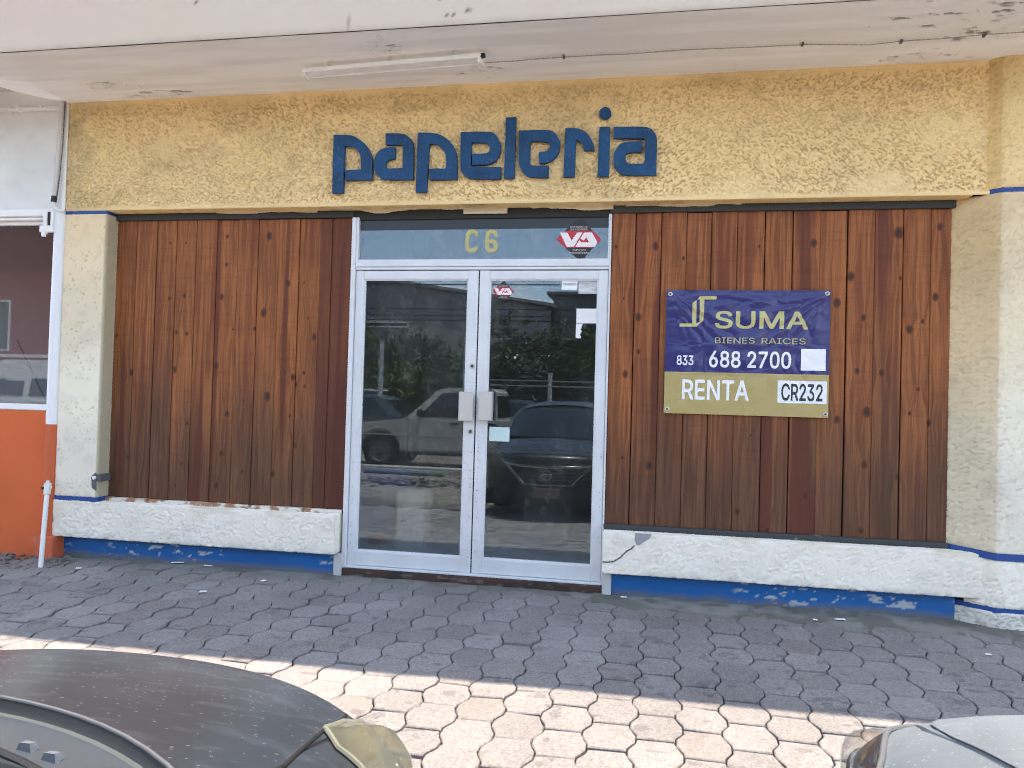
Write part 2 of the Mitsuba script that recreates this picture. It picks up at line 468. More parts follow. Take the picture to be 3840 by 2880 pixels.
def upper_wall():
    V, F, n = rounded_box_grid((-6.5, SOF_Y, ZS + .004), (6.5, SOF_Y + .25, 4.95), .006, .02, ['-y', '+z', '+x', '-x'])
    a = fb(V, .8, 4, 5)
    c = lerp(np.array([[.60, .490, .375]]).repeat(len(V), 0), np.array([.61, .455, .400]), sstep(.5, .68, a) * .7)
    c = lerp(c, np.array([.625, .540, .435]), sstep(.48, .7, fb(V, 1.4, 4, 25)) * .6)
    c = lerp(c, np.array([.33, .26, .21]), sstep(ZS + .035, ZS + .006, V[:, 2] + .02 * (fb(V, 14, 3, 1) - .5)) * .45)
    hole = np.zeros(len(V))
    for hx, hz, hr in ((.105, 3.50, .014), (-.02, 3.474, .008), (.02, 3.478, .009), (-.06, 3.58, .008), (-1.62, 3.66, .006), (.9, 3.66, .006)):
        hole = np.maximum(hole, sstep(hr * 1.6, hr * .6, np.hypot(V[:, 0] - hx, V[:, 2] - hz)))
    crack = sstep(.012, .002, np.abs(V[:, 0] + .62 + .05 * (fb(V, 7, 3, 8) - .5))) * sstep(.42, .6, fb(V, 9, 2, 31)) * sstep(3.72, 3.5, V[:, 2])
    c = lerp(c, np.array([.12, .09, .07]), np.maximum(hole * .9, crack * .6))
    V = V + n * (.0035 * (fb(V, 9, 3, 7) - .5))[:, None]
    put(SHOP + '__upper_wall', trimesh.Trimesh(V, F, process=False), 'm_masonry', True, color=c, label='cream upper wall with pinkish patches')


upper_wall()
FLAKE = [(2.95, -.62, .55, .20), (3.05, -.38, .35, .14), (2.75, -.10, .28, .06), (-2.35, -.10, .36, .06), (-2.62, -.28, .22, .05), (.05, -.20, .20, .07), (-.45, -.62, .12, .10)]


def soffit():
    x = np.unique(np.r_[np.arange(-6.5, -4, .1), np.arange(-4, 4, .0135), np.arange(4, 6.51, .1)])
    y = np.linspace(SOF_Y + .002, .10, 72)
    G = np.zeros((len(x), len(y), 3))
    G[..., 0], G[..., 1] = x[:, None], y[None]
    G[..., 2] = ZS
    # beyond the shop the slab rises a little towards the back wall of the neighbour
    k = np.clip((XL - G[..., 0]) / .36, 0, 3) * np.clip((G[..., 1] - SOF_Y) / .82, 0, 1)
    G[..., 2] += .085 * k
    V, F = grid(G)
    flake = np.zeros(len(V))
    for fx, fy, rx, ry in FLAKE:
        e = np.exp(-((V[:, 0] - fx) / rx) ** 2 - ((V[:, 1] - fy) / ry) ** 2)
        flake = np.maximum(flake, e)
    q = fb(V * np.array([1, 3.4, 1]), 6, 4, 3)
    peel = sstep(.50, .54, q * .62 + flake * .38) * (flake > .12)
    bare = sstep(.60, .66, fb(V * np.array([1, 4.0, 1]), 9, 3, 13)) * peel
    s = fb(V * np.array([.45, 4.5, 1]), 2.2, 4, 9)
    c = lerp(np.repeat(np.array([[.80, .795, .785]]), len(V), 0), np.array([.90, .90, .895]), sstep(.34, .62, s))
    c = lerp(c, np.array([.86, .86, .86]), peel * .65)
    c = lerp(c, np.array([.16, .15, .145]), bare * .85)
    c = lerp(c, np.array([.62, .47, .25]), sstep(-.03, .0, V[:, 1]) * sstep(.45, .6, fb(V, 5, 3, 4)) * .35)
    V[:, 2] += .006 * (fb(V * np.array([1, 2.5, 1]), 3, 3, 2) - .5) + peel * .004 + bare * .004
    put(SHOP + '__soffit', trimesh.Trimesh(V, F, process=False), 'm_masonry', True, color=c, label='off-white slab soffit with peeling paint')
    rnd = np.random.default_rng(5)
    ms = []
    while len(ms) < 95:
        fx, fy, rx, ry = FLAKE[rnd.integers(len(FLAKE))]
        px, py = rnd.normal(fx, rx * .5), rnd.normal(fy, ry * .6)
        if not (-3.1 < px < 3.3 and SOF_Y + .03 < py < -.02):
            continue
        w, l, h = rnd.uniform(.012, .05), rnd.uniform(.008, .022), rnd.uniform(.006, .022)
        u = np.linspace(0, 1, 4)
        P = np.zeros((4, 3, 3))
        P[..., 0] = (u[:, None] - .5) * w + rnd.normal(0, .003, (4, 3))
        P[..., 1] = (np.linspace(-.5, .5, 3)[None]) * l + rnd.normal(0, .002, (4, 3))
        P[..., 2] = -h * u[:, None] ** 2 - .002
        v, f = grid(P)
        v = trimesh.transform_points(v, trimesh.transformations.rotation_matrix(rnd.uniform(-.6, .6) + (0 if rnd.random() < .6 else math.pi), [0, 0, 1])) + [px, py, ZS]
        ms.append(trimesh.Trimesh(v, f, process=False))
    put(SHOP + '__paint_flakes', cat(*ms), mat((.74, .73, .72), .8), label='curling paint flakes hanging from the soffit', kind='stuff')


soffit()
# bulk of the building behind
put(SHOP + '__roof', bx(-6.5, 6.5, SOF_Y + .26, 9.0, 4.70, 4.86), mat((.4, .38, .36), .9))
put(SHOP + '__slab', bx(-6.5, 6.5, SOF_Y + .01, 9.0, ZS + .12, ZS + .32), mat((.55, .53, .51), .9))
put(SHOP + '__side_wall', bx(3.5, 6.5, .0, .3, -.4, ZS + .1), 'm_white')
put(SHOP + '__lintel', bx(XL + .02, 3.5, .16, .34, 2.56, ZS + .1), mat((.12, .11, .10), .9))

# ---- the two plank panels
PLX = [-2.832, -2.662, -2.490, -2.325, -2.165, -1.998, -1.828, -1.667, -1.504, -1.343, -1.182, -1.091, -.936]
PRX = [.908, 1.069, 1.238, 1.402, 1.563, 1.727, 1.901, 2.073, 2.240, 2.409, 2.569, 2.740, 2.901, 3.020]
KN = [[-2.2494, 2.3687], [-2.3821, 2.3698, .008], [-1.9193, 2.4141], [-1.9163, 2.2055, .011], [-1.5832, 2.4141, .022], [-1.4215, 2.0664, .018], [-1.9481, 1.9652, .017], [-2.2463, 1.9732], [-2.3728, 1.9519, .013], [-1.6074, 1.8512, .022], [-2.2172, 1.6898], [-2.3027, 1.7002], [-1.8458, 1.7264], [-1.6763, 1.734, .01], [-2.3041, 1.421, .017], [-1.9743, 1.4531, .02], [-1.4256, 1.4171], [-2.6694, 1.3901, .02], [-1.5556, 1.2399, .025], [-1.8714, 1.103, .018], [-1.3584, 1.385, .017], [-1.2783, 1.418, .01], [-1.3326, 1.3319, .01], [-1.2701, 1.3201, .01], [-1.2602, 1.8115], [-1.4443, 1.7648, .01], [-1.2079, 1.6781, .018], [-1.3016, 2.0711], [-2.8014, 1.6683], [-1.7398, 1.2066], [-1.3263, 0.8927, .014], [-2.1868, 1.0221], [-1.3723, 1.1052, .01], [-1.2826, 1.1025], [-1.9036, 0.8142, .02], [-2.6752, 0.754], [-2.5848, 0.6074], [-2.2252, 0.7211], [-2.263, 0.5591], [-1.9377, 0.5747, .02], [-1.489, 0.6799, .017], [-1.7324, 0.6859], [-1.2569, 0.5518], [.9378, 2.3157, .01], [1.1982, 2.3189, .02], [.998, 1.9671], [1.0982, 1.8434, .02], [1.1039, 1.6112, .012], [1.021, 1.4598, .018], [2.2014, 2.3311, .02], [2.9521, 2.4268, .017], [2.7095, 2.3905, .027], [2.4299, 2.1137, .022], [2.3494, 1.9454, .022], [2.5087, 1.8509, .016], [2.7235, 2.1018, .01], [2.859, 1.8318], [2.7833, 1.7804, .02], [2.9325, 1.9855, .018], [2.4781, 1.5116, .015], [2.6249, 1.503, .017], [2.5398, 1.2537, .024], [2.8392, 1.4051, .01], [2.7924, 1.2518, .01], [2.9071, 1.1956, .017], [2.3637, 1.1991, .017], [1.8649, 2.3118, .008], [1.3832, 2.2354, .01], [1.0147, .901, .01], [1.1964, .8554, .026], [1.762, .5795, .018], [2.1818, .7046, .018], [2.5303, .9199, .019], [2.5196, .5036, .017], [2.7253, .8508, .012], [1.9498, .4724, .014], [1.8361, 1.0801, .007]]
KNOTS = [(k[0], k[1], (k[2] * 1.0 if len(k) > 2 else .0112 if i % 3 else .007)) for i, k in enumerate(KN)]
rnd = np.random.default_rng(17)


def planks(key, xs, z0, z1, first, label):
    key = put(key, bx(xs[0] - .02, xs[-1] + .01, .150, .175, z0 - .02, z1 + .03), 'm_darkwood', label=label)
    for i, (a, b) in enumerate(zip(xs[:-1], xs[1:])):
        g0, g1 = rnd.uniform(.0008, .0022, 2)
        wide = {1: .003, 2: .004}.get(i, 0) if first == 0 else {6: .004, 8: .006, 10: .003, 0: .003}.get(i, 0)
        g1 += wide
        y = .120 + rnd.uniform(-.003, .004)
        top, bot = z1 - rnd.uniform(0, .010), z0
        n = 14
        z = np.linspace(bot, top, n)
        wob = np.cumsum(rnd.normal(0, .0007, n)) * .6
        cupd = rnd.uniform(-.0025, .0025)
        c = .0035
        prof = [(0, .03), (0, c), (c, 0), (.5, -1), (1 - c, 0), (1, c), (1, .03)]
        P = np.zeros((n, 7, 3))
        for j, (t, d) in enumerate(prof):
            xa, xb = a + g0, b - g1
            x = {0: xa, 1: xa, 2: xa + c, 3: (xa + xb) / 2, 4: xb - c, 5: xb, 6: xb}[j]
            P[:, j, 0] = x + (wob if j >= 3 else wob * .5)
            P[:, j, 1] = y + (cupd if d < 0 else d)
            P[:, j, 2] = z
        v, f = grid(P)
        capv = P[0]
        uv = np.stack([(first + i) * 10 + .2 + v[:, 0] - a, v[:, 2]], 1)
        put(key + '__plank', trimesh.Trimesh(v, f, process=False), 'm_cladding', False, uv=uv)


planks(SHOP + '__plank_panel', PLX, .452, 2.542, 0, 'panel of twelve weathered planks left of the door')
planks(SHOP + '__plank_panel', PRX, .454, 2.545, 20, 'panel of thirteen weathered planks right of the door')

# dark head strip, torn edge of paint over it, rusty angle and dark strip below the panels
put(SHOP + '__head_strip', bx(-2.832, -.93, .098, .15, 2.538, 2.584, .003), mat((.040, .040, .038), .7), label='dark strip above the left planks')
put(SHOP + '__head_strip', bx(.90, 3.035, .098, .15, 2.541, 2.588, .003), mat((.045, .046, .044), .7), label='dark strip above the right planks')
put(SHOP + '__head_strip', bx(-.884, .886, .1268, .15, 2.447, 2.519), mat((.026, .030, .033), .35), label='dark band along the top of the transom')
put(SHOP + '__head_strip', bx(-.93, .90, .112, .15, 2.520, 2.589), mat((.030, .029, .027), .8), label='dark strip above the transom')


def torn(x0, x1, seed, drop, y):
    x = np.arange(x0, x1, .006)
    z = 2.586 - drop * np.clip(meshkit.fbm(np.stack([x * 4, x * 0, x * 0], 1), 6, seed) * 3.2 - 1.25, 0, 1.2)
    P = np.stack([np.stack([x, x * 0 + y, x * 0 + 2.592], 1), np.stack([x, x * 0 + y - .001, z], 1)], 1)
    return trimesh.Trimesh(*grid(P), process=False)


put(SHOP + '__torn_render', cat(torn(-1.0, .92, 4, .022, .096), torn(1.0, 1.75, 9, .016, .0945), torn(-2.0, -1.2, 14, .010, .0945), bx(-.12, .19, .095, .1, 2.548, 2.588)), mat((.62, .53, .36), .9), label='ragged edge of torn render above the transom')
V, F, n = rounded_box_grid((-2.85, .085, .420), (-1.03 + .09, .125, .450), .003, .008, ['-y', '+z'])
a = fb(V, 15, 5, 2)
c = lerp(np.repeat(np.array([[.66, .62, .52]]), len(V), 0), np.array([.30, .105, .025]), sstep(.50, .60, a) * .9)
c = lerp(c, np.array([.07, .035, .02]), sstep(.62, .7, fb(V, 17, 3, 5)) * .8)
put(SHOP + '__sill_angle', trimesh.Trimesh(V, F, process=False), 'm_painted', True, color=c, label='rusty white steel angle under the left planks')
V, F, n = rounded_box_grid((.904, .088, .423), (3.02, .13, .460), .003, .01, ['-y', '+z'])
a = fb(V, 8, 4, 6)
c = lerp(np.repeat(np.array([[.040, .042, .043]]), len(V), 0), np.array([.40, .39, .37]), sstep(.70, .74, a) * .8)
put(SHOP + '__sill_strip', trimesh.Trimesh(V, F, process=False), 'm_painted', True, color=c, label='dark strip under the right planks')
scene['m_crack'] = mat((.09, .08, .07), .95)
put(SHOP + '__crack', cat(tube([(.908, -.0045, .2265), (.94, -.0045, .2275), (.9765, -.0045, .231), (1.0, -.0045, .246), (1.0255, -.0045, .2642), (1.046, -.0045, .288), (1.0641, -.0045, .3066), (1.09, -.0045, .321), (1.1127, -.0045, .3445)], .0042, 6)), 'm_crack', label='crack across the corner of the white beam')
put(SHOP + '__broken_patch', upright(flat(Polygon([(1.1155, .426), (1.219, .424), (1.213, .405), (1.2002, .3897), (1.17, .372), (1.1422, .3464), (1.122, .352), (1.1117, .3844)]), .006), .0005), mat((.30, .295, .30), .95), label='grey patch where render has broken off')
hz = upright(flat(Polygon([(-2.868, .604), (-2.84, .632), (-2.835, .515), (-2.858, .53)]).buffer(.006), .005), -.002)
put(SHOP + '__lug', cat(hz, bx(-2.835, -2.80, -.004, .11, .575, .628, .004), cyl((-2.845, -.012, .602), (-2.845, .0, .602), .013)), mat((.10, .10, .105), .7), label='dark steel lug where render has broken off the left pillar')
put(SHOP + '__lug__bolt', cyl((-2.842, -.022, .603), (-2.842, -.008, .603), .013), 'm_white')

# ---- aluminium double door with a transom
DY = .112                                                       # front of the leaves


def leaf(x0, x1, gx0, gx1, hinge_left):
    z0, z1, gz0, gz1 = .066, 2.157, .168, 2.096
    c = .003
    parts = [bx(x0, gx0, DY, DY + .045, z0, z1, c), bx(gx1, x1, DY, DY + .045, z0, z1, c),
             bx(gx0, gx1, DY + .0015, DY + .043, gz1, z1 - .0015, c), bx(gx0, gx1, DY + .0015, DY + .043, z0 + .0015, gz0, c)]
    k = put(SHOP + '__door', cat(*parts), 'm_aluminium', label='left aluminium door leaf' if hinge_left else 'right aluminium door leaf')
    b = .010
    put(k + '__bead', cat(bx(gx0 - .002, gx0 + b, DY + .008, DY + .03, gz0, gz1, .002), bx(gx1 - b, gx1 + .002, DY + .008, DY + .03, gz0, gz1, .002),
                          bx(gx0 + b, gx1 - b, DY + .009, DY + .03, gz1 - b, gz1 + .002, .002), bx(gx0 + b, gx1 - b, DY + .009, DY + .03, gz0 - .002, gz0 + b, .002)), 'm_aluminium')
    P = np.array([[(x, DY + .021, z) for z in (gz0, gz1)] for x in (gx0, gx1)])
    put(k + '__pane', grid(P), 'm_glass', label='dark reflecting glass pane')
    # pull handle: a folded plate standing off the stile
    hx0, hx1 = (-.103, -.004) if hinge_left else (.036, .128)
    hz0, hz1 = (1.112, 1.312) if hinge_left else (1.120, 1.318)
    lip = bx(hx0, hx0 + .005, DY - .055, DY - .002, hz0, hz1) if hinge_left else bx(hx1 - .02, hx1, DY - .052, DY - .002, hz0, hz1)
    put(k + '__handle', cat(bx(hx0, hx1, DY - .062, DY - .055, hz0, hz1, .003), lip, bx((hx0 + hx1) / 2 - .012, (hx0 + hx1) / 2 + .012, DY - .054, DY, hz0 + .03, hz1 - .03)),
        mat((.56, .525, .48), .45, metallic=.3), label='square grey pull plate')
    if hinge_left:
        for lz in (1.492, 1.039):
            put(k + '__lock', cat(cyl((-.028, DY - .007, lz), (-.028, DY + .005, lz), .019, 24)), 'm_steel', label='round lock cylinder')
            put(k + '__keyhole', cat(cyl((-.028, DY - .009, lz), (-.028, DY - .006, lz), .011, 20), bx(-.031, -.025, DY - .0098, DY - .008, lz - .009, lz + .006)), mat((.10, .09, .08), .4, metallic=.6))
    rn = np.random.default_rng(3 if hinge_left else 4)
    sx = [(x0 + .022, x1 - .018)][0]
    scr = [cyl((x + rn.uniform(-.006, .006), DY - .001, z), (x + rn.uniform(-.006, .006), DY + .004, z), .0042, 8) for x in sx for z in rn.uniform(.15, .95, 9)]
    put(k + '__screws', cat(*scr), mat((.32, .31, .30), .5, metallic=.5), kind='stuff', label='old screw holes along the stiles')


leaf(-.899, -.003, -.838, -.073, True)
leaf(.007, .892, .077, .828, False)
put(SHOP + '__door_seal', bx(-.006, .010, DY + .02, DY + .05, .07, 2.155), 'm_black', label='dark gap between the door leaves')
DF = put(SHOP + '__door_frame', cat(bx(-.934, -.902, .092, .16, .04, 2.536, .003), bx(.895, .907, .098, .16, .04, 2.536, .003),
                                    bx(-.902, .895, .098, .16, 2.182, 2.234, .003), bx(-.902, .895, .104, .16, 2.162, 2.180, .002),
                                    bx(-.902, -.884, .100, .15, 2.234, 2.536, .002), bx(.886, .895, .102, .15, 2.234, 2.536, .002), bx(-.902, .895, .086, .16, .050, .064, .002)), 'm_aluminium', label='aluminium frame with a transom bar')
put(DF + '__pane', grid(np.array([[(x, .128, z) for z in (2.234, 2.536)] for x in (-.884, .886)])), 'm_glass', label='transom glass over the doors')
V, F, n = rounded_box_grid((-.925, .080, -.02), (.905, .2, .049), .006, .012, ['-y', '+z', '-x', '+x'])
c = lerp(np.repeat(np.array([[.060, .030, .022]]), len(V), 0), np.array([.028, .022, .02]), sstep(.4, .6, fb(V, 6, 3, 4)))
c = lerp(c, np.array([.16, .15, .13]), sstep(.64, .7, fb(V * np.array([1, 1, 3]), 14, 3, 9)) * .6)
put(SHOP + '__threshold', trimesh.Trimesh(V, F, process=False), 'm_painted', True, color=c, label='dark brown worn threshold under the doors')
put(SHOP + '__jamb_base', bx(.905, .965, .06, .2, -.1, .145, .006), mat((.50, .50, .48), .9))
put(SHOP + '__jamb_base', bx(-.985, -.926, .07, .2, -.1, .145, .006), mat((.50, .50, .48), .9))

# ---- inside of the shop: floor tiles, walls, things left on the floor
put('interior_floor', bx(-3.3, 3.3, .165, 7.2, -.2, .020), mat((.10, .10, .10), .8), kind='structure', label='bare shop floor behind the glass doors')
rnd = np.random.default_rng(8)
tint = [mat(tuple(np.array((.30, .32, .32)) * k), .30, spec=.5) for k in (.85, 1.0, 1.15)]
ca, sa = math.cos(math.radians(40)), math.sin(math.radians(40))
for i in range(-8, 9):
    for j in range(-2, 9):
        x, y = (i * ca - j * sa) * .405, .9 + (i * sa + j * ca) * .405
        if -1.6 < x < 1.6 and .50 < y < 3.2:
            put('interior_floor__tile', trimesh.Trimesh(np.array([[x + (a * ca - b * sa) * .2, y + (a * sa + b * ca) * .2, z] for z in (.021, .029) for a, b in ((-1, -1), (1, -1), (1, 1), (-1, 1))]),
                [[4, 5, 6], [4, 6, 7], [0, 1, 5], [0, 5, 4], [1, 2, 6], [1, 6, 5], [2, 3, 7], [2, 7, 6], [3, 0, 4], [3, 4, 7]], process=False), tint[rnd.integers(3)])
iw = mat((.30, .30, .29), .9)
put(SHOP + '__inner_wall', cat(bx(-3.4, 3.4, 7.0, 7.2, -.2, 3.5), bx(-3.4, -3.25, .35, 7.0, -.2, 3.5), bx(3.25, 3.4, .35, 7.0, -.2, 3.5)), iw)
put(SHOP + '__inner_ceiling', bx(-3.24, 3.24, .35, 6.98, 2.95, 3.05), iw)
put(SHOP + '__inner_partition', bx(-2.6, -.935, 1.62, 1.70, .020, .62, .004), mat((.008, .045, .19), .6), label='low blue partition inside the shop')
k = put('display_plinth', cat(bx(-.945, -.700, 1.30, 1.54, .030, .445, .006)), mat((.50, .48, .42), .8), label='pale square box standing on the shop floor behind the left door', cat='box')
put('red_bag', trimesh.convex.convex_hull(np.random.default_rng(2).normal(0, 1, (60, 3)) * [.035, .03, .022] + [-1.02, 1.10, .06]), mat((.12, .015, .015), .6), label='small red crumpled bag on the shop floor behind the left door', cat='bag')


# ------------------------------------------------------------------ wall sign, stickers, papers, banner
def fit(text, x0, x1, z0, z1, bold=False, d=.001):
    m = text_mesh(text, .1, .001, bold)
    lo, hi = m.bounds
    v = m.vertices.copy()
    v[:, 0] = x0 + (v[:, 0] - lo[0]) / (hi[0] - lo[0]) * (x1 - x0)
    v[:, 1] = z0 + (v[:, 1] - lo[1]) / (hi[1] - lo[1]) * (z1 - z0)
    v[:, 2] = v[:, 2] / .001 * d
    return trimesh.Trimesh(v, m.faces, process=False)


def soften(p, n=2):
    """round the shallow corners of a traced outline, keep the sharp ones"""
    for _ in range(n):
        q = []
        for i in range(len(p)):
            a, b, c = np.array(p[i - 1]), np.array(p[i]), np.array(p[(i + 1) % len(p)])
            u, v = (b - a) / np.linalg.norm(b - a), (c - b) / np.linalg.norm(c - b)
            if math.degrees(math.acos(np.clip(u @ v, -1, 1))) < 52:
                q += [b + (a - b) * .25, b + (c - b) * .25]
            else:
                q.append(b)
        p = q
    return Polygon(p).buffer(0)


LET = {"p": [[-1.0396, 3.0864], [-0.9274, 3.0853], [-0.8601, 3.0611], [-0.801, 3.0125], [-0.7647, 2.9566], [-0.7487, 2.9041], [-0.7469, 2.7646], [-0.9396, 2.7647], [-0.9478, 2.8353], [-0.8296, 2.8389], [-0.8324, 2.9202], [-0.845, 2.9535], [-0.8779, 2.9902], [-0.9102, 3.0038], [-0.9566, 3.0075], [-0.9568, 2.6759], [-1.037, 2.6764]],
       "a": [[-0.6578, 3.0855], [-0.5642, 3.084], [-0.5074, 3.0712], [-0.4669, 3.0345], [-0.4515, 2.9906], [-0.4497, 2.7588], [-0.6671, 2.7627], [-0.7019, 2.7827], [-0.7259, 2.8187], [-0.7372, 2.8682], [-0.7345, 2.9064], [-0.7188, 2.9497], [-0.6856, 2.9788], [-0.6404, 2.9883], [-0.5848, 2.9866], [-0.5867, 2.9077], [-0.6207, 2.906], [-0.6457, 2.8903], [-0.6547, 2.8715], [-0.6442, 2.8439], [-0.6298, 2.8392], [-0.5281, 2.8409], [-0.5305, 3.0013], [-0.6552, 3.0068]],
       "p2": [[-0.4264, 3.082], [-0.3231, 3.0784], [-0.2559, 3.06], [-0.1995, 3.0204], [-0.1622, 2.9709], [-0.1441, 2.9167], [-0.1391, 2.7532], [-0.3296, 2.7549], [-0.3403, 2.8307], [-0.2185, 2.8302], [-0.2194, 2.9135], [-0.236, 2.9517], [-0.2703, 2.9877], [-0.2984, 3.0004], [-0.343, 3.0035], [-0.3519, 2.6692], [-0.4273, 2.6707]],
       "e": [[-0.1231, 3.0753], [0.0773, 3.0738], [0.1129, 3.0582], [0.1408, 3.0253], [0.1583, 2.977], [0.157, 2.9292], [0.1368, 2.8847], [0.1052, 2.859], [0.0515, 2.8482], [-0.0354, 2.8484], [-0.0387, 2.9233], [0.0601, 2.9241], [0.0814, 2.9368], [0.0861, 2.9579], [0.08, 2.9821], [0.0525, 2.9989], [-0.0455, 3.0037], [-0.0451, 2.8444], [-0.0295, 2.8344], [0.1626, 2.8294], [0.1623, 2.7488], [-0.038, 2.7535], [-0.0766, 2.7677], [-0.1105, 2.8033], [-0.1184, 2.8463]],
       "l": [[0.1878, 3.1645], [0.2574, 3.1645], [0.2558, 2.7529], [0.1862, 2.7535]],
       "e2": [[0.2787, 3.0726], [0.4721, 3.0722], [0.5198, 3.0548], [0.5524, 3.0118], [0.5616, 2.9644], [0.5501, 2.9071], [0.5196, 2.8713], [0.4782, 2.8489], [0.423, 2.8478], [0.4183, 2.9215], [0.4709, 2.9252], [0.4913, 2.9456], [0.4906, 2.9718], [0.4743, 2.9933], [0.3605, 2.9996], [0.3566, 2.8548], [0.3651, 2.8362], [0.3943, 2.8328], [0.4866, 2.8303], [0.4862, 2.7517], [0.3701, 2.7544], [0.3272, 2.7713], [0.294, 2.8143], [0.2808, 2.8675]],
       "r": [[0.5914, 3.077], [0.6654, 3.0759], [0.7125, 3.0586], [0.7548, 3.0207], [0.782, 2.9678], [0.7883, 2.9235], [0.7186, 2.9256], [0.7071, 2.9676], [0.6884, 2.9917], [0.6649, 2.9966], [0.661, 2.7527], [0.5871, 2.7535]],
       "i": [[0.8162, 3.0768], [0.8869, 3.0758], [0.8866, 2.7499], [0.8123, 2.7501]],
       "a2": [[0.9099, 3.075], [1.1202, 3.0701], [1.1609, 3.0481], [1.1895, 3.0062], [1.1932, 2.9548], [1.1932, 2.7502], [0.9766, 2.7545], [0.9455, 2.7769], [0.919, 2.8188], [0.9115, 2.8707], [0.9192, 2.9118], [0.9412, 2.9473], [0.9762, 2.971], [1.0166, 2.9769], [1.1, 2.9722], [1.1016, 2.9064], [1.0184, 2.9037], [0.9934, 2.8916], [0.9917, 2.8581], [1.005, 2.832], [1.0203, 2.828], [1.1162, 2.8264], [1.1173, 2.9829], [1.1045, 2.9946], [0.9118, 2.9999]]}
V_ = None


def blue_fn(p, n, uv):
    d = fbm(p.x * 9, p.z * 9, 1.0, octaves=3)
    s = smoothstep(.80, .88, noise(p.x * 120, p.z * 120))
    return mix(mi.Color3f(.0045, .052, .142) * (.62 + .76 * d), mi.Color3f(.09, .12, .20), s * .5)


scene['m_letter'] = {'type': 'twosided', 'bsdf': {'type': 'principled', 'base_color': proc(blue_fn), 'roughness': .55, 'specular': .35}}
tag('shop_sign', 'blue cut-out letters reading papeleria on the yellow fascia', 'sign')
for ch in ('p', 'a', 'p2', 'e', 'l', 'e2', 'r', 'i', 'a2'):
    pol = soften(LET[ch])
    if ch == 'i':
        pol = pol.union(Point(.8517, 3.1694).buffer(.0388, 24))
    put('shop_sign__letter', upright(flat(pol, .030), -.006), 'm_letter')

# painted number on the transom
cp = [(-.0274, 2.4059), (-.0322, 2.4229), (-.054, 2.4315), (-.0799, 2.4301), (-.0906, 2.4108), (-.0951, 2.3601), (-.092, 2.3136), (-.0759, 2.2966), (-.0501, 2.299), (-.0272, 2.3132)]
sp = [(.1098, 2.4045), (.1006, 2.4256), (.0706, 2.4301), (.0521, 2.4177), (.0465, 2.3757), (.0482, 2.3168), (.0616, 2.2982), (.0958, 2.298), (.1099, 2.3122), (.1116, 2.3415), (.0983, 2.3584), (.0683, 2.3629), (.0488, 2.3547)]
gold = mat((.47, .42, .17), .7)
tag('unit_number', 'yellow painted C 6 on the transom glass', 'number')
for pth in (cp, sp):
    put('unit_number__character', upright(flat(LineString(pth).buffer(.0135, 6).simplify(.001), .0012), .1262), gold)


def sticker(sx, sz, w, y, key, label):
    """security sticker: black lozenge, red band, white VA"""
    s = w / .306
    f = lambda pts: [(sx + (a - .6844) * s, sz + (b - 2.3696) * s) for a, b in pts]
    dia = [(.6909, 2.5114), (.7217, 2.4929), (.7765, 2.4264), (.8375, 2.3667), (.7836, 2.3115), (.7282, 2.2461), (.6917, 2.234), (.6625, 2.2506), (.5949, 2.3128), (.5313, 2.3696), (.5877, 2.4285), (.6561, 2.4896)]
    hexa = [(.5313, 2.3696), (.5877, 2.4285), (.7806, 2.4264), (.8375, 2.3667), (.7836, 2.3115), (.5949, 2.3128)]
    va = [[(.5541, 2.4173), (.6045, 2.4168), (.6365, 2.362), (.6729, 2.416), (.709, 2.4157), (.6525, 2.3182), (.6047, 2.3185)],
          [(.7196, 2.4155), (.7728, 2.415), (.812, 2.3465), (.7957, 2.3171), (.6623, 2.3181), (.69, 2.3655), (.7005, 2.3493), (.7565, 2.3486), (.7360, 2.3830), (.7170, 2.3600), (.6960, 2.3762)]]
    put(key + '__backing', upright(flat(Polygon(f(dia)), .0006 * s), y), mat((.022, .018, .018), .4))
    put(key + '__band', upright(flat(Polygon(f(hexa)), .0012), y), mat((.47, .028, .045), .4))
    put(key + '__emblem', upright(cat(*[flat(Polygon(f(q)).buffer(0), .0018) for q in va]), y), mat((.76, .72, .70), .4))
    tw = []
    for t, x0, x1, z0, z1 in (('PROTEGIDO LAS', .624, .744, 2.449, 2.460), ('24 HORAS', .624, .742, 2.431, 2.445), ('Vigilancia', .640, .735, 2.290, 2.303), ('Automatizada', .622, .755, 2.272, 2.286)):
        (a0, b0), (a1, b1) = f([(x0, z0), (x1, z1)])
        tw.append(fit(t, a0, a1, b0, b1, False, .0018))
    put(key + '__lettering', upright(cat(*tw), y), mat((.62, .58, .56), .4))
    tag(key, label, 'sticker')


sticker(.6844, 2.3696, .306, .1262, 'security_sticker', 'large black and red VA security sticker on the transom glass')
sticker(.1705, 2.0145, .150, DY + .0195, 'security_sticker_001', 'small black and red VA security sticker on the right door glass')
PY = DY + .0195
paper = mat((.72, .71, .70), .7)
k = put('census_sticker', upright(flat(sbox(.576, 2.026, .683, 2.095).buffer(-.006).buffer(.006), .0008), PY), mat((.80, .80, .80), .5), label='white rounded sticker reading CENSADO on the right door glass', cat='sticker')
put(k + '__lettering', upright(fit('CENSADO', .584, .674, 2.056, 2.072, True, .0014), PY), 'm_black')
V, F = grid(np.array([[(x, PY - .001, z) for z in np.linspace(1.998, 2.095, 20)] for x in np.linspace(.692, .8265, 28)]))
c = lerp(np.repeat(np.array([[.40, .41, .41]]), len(V), 0), np.array([.62, .62, .61]), sstep(.35, .65, fb(V * np.array([1, 1, 3]), 12, 4, 3)))
put('faded_notice', trimesh.Trimesh(V, F, process=False), 'm_painted', True, color=c, label='greyed notice stuck in the top corner of the right door glass', cat='notice')
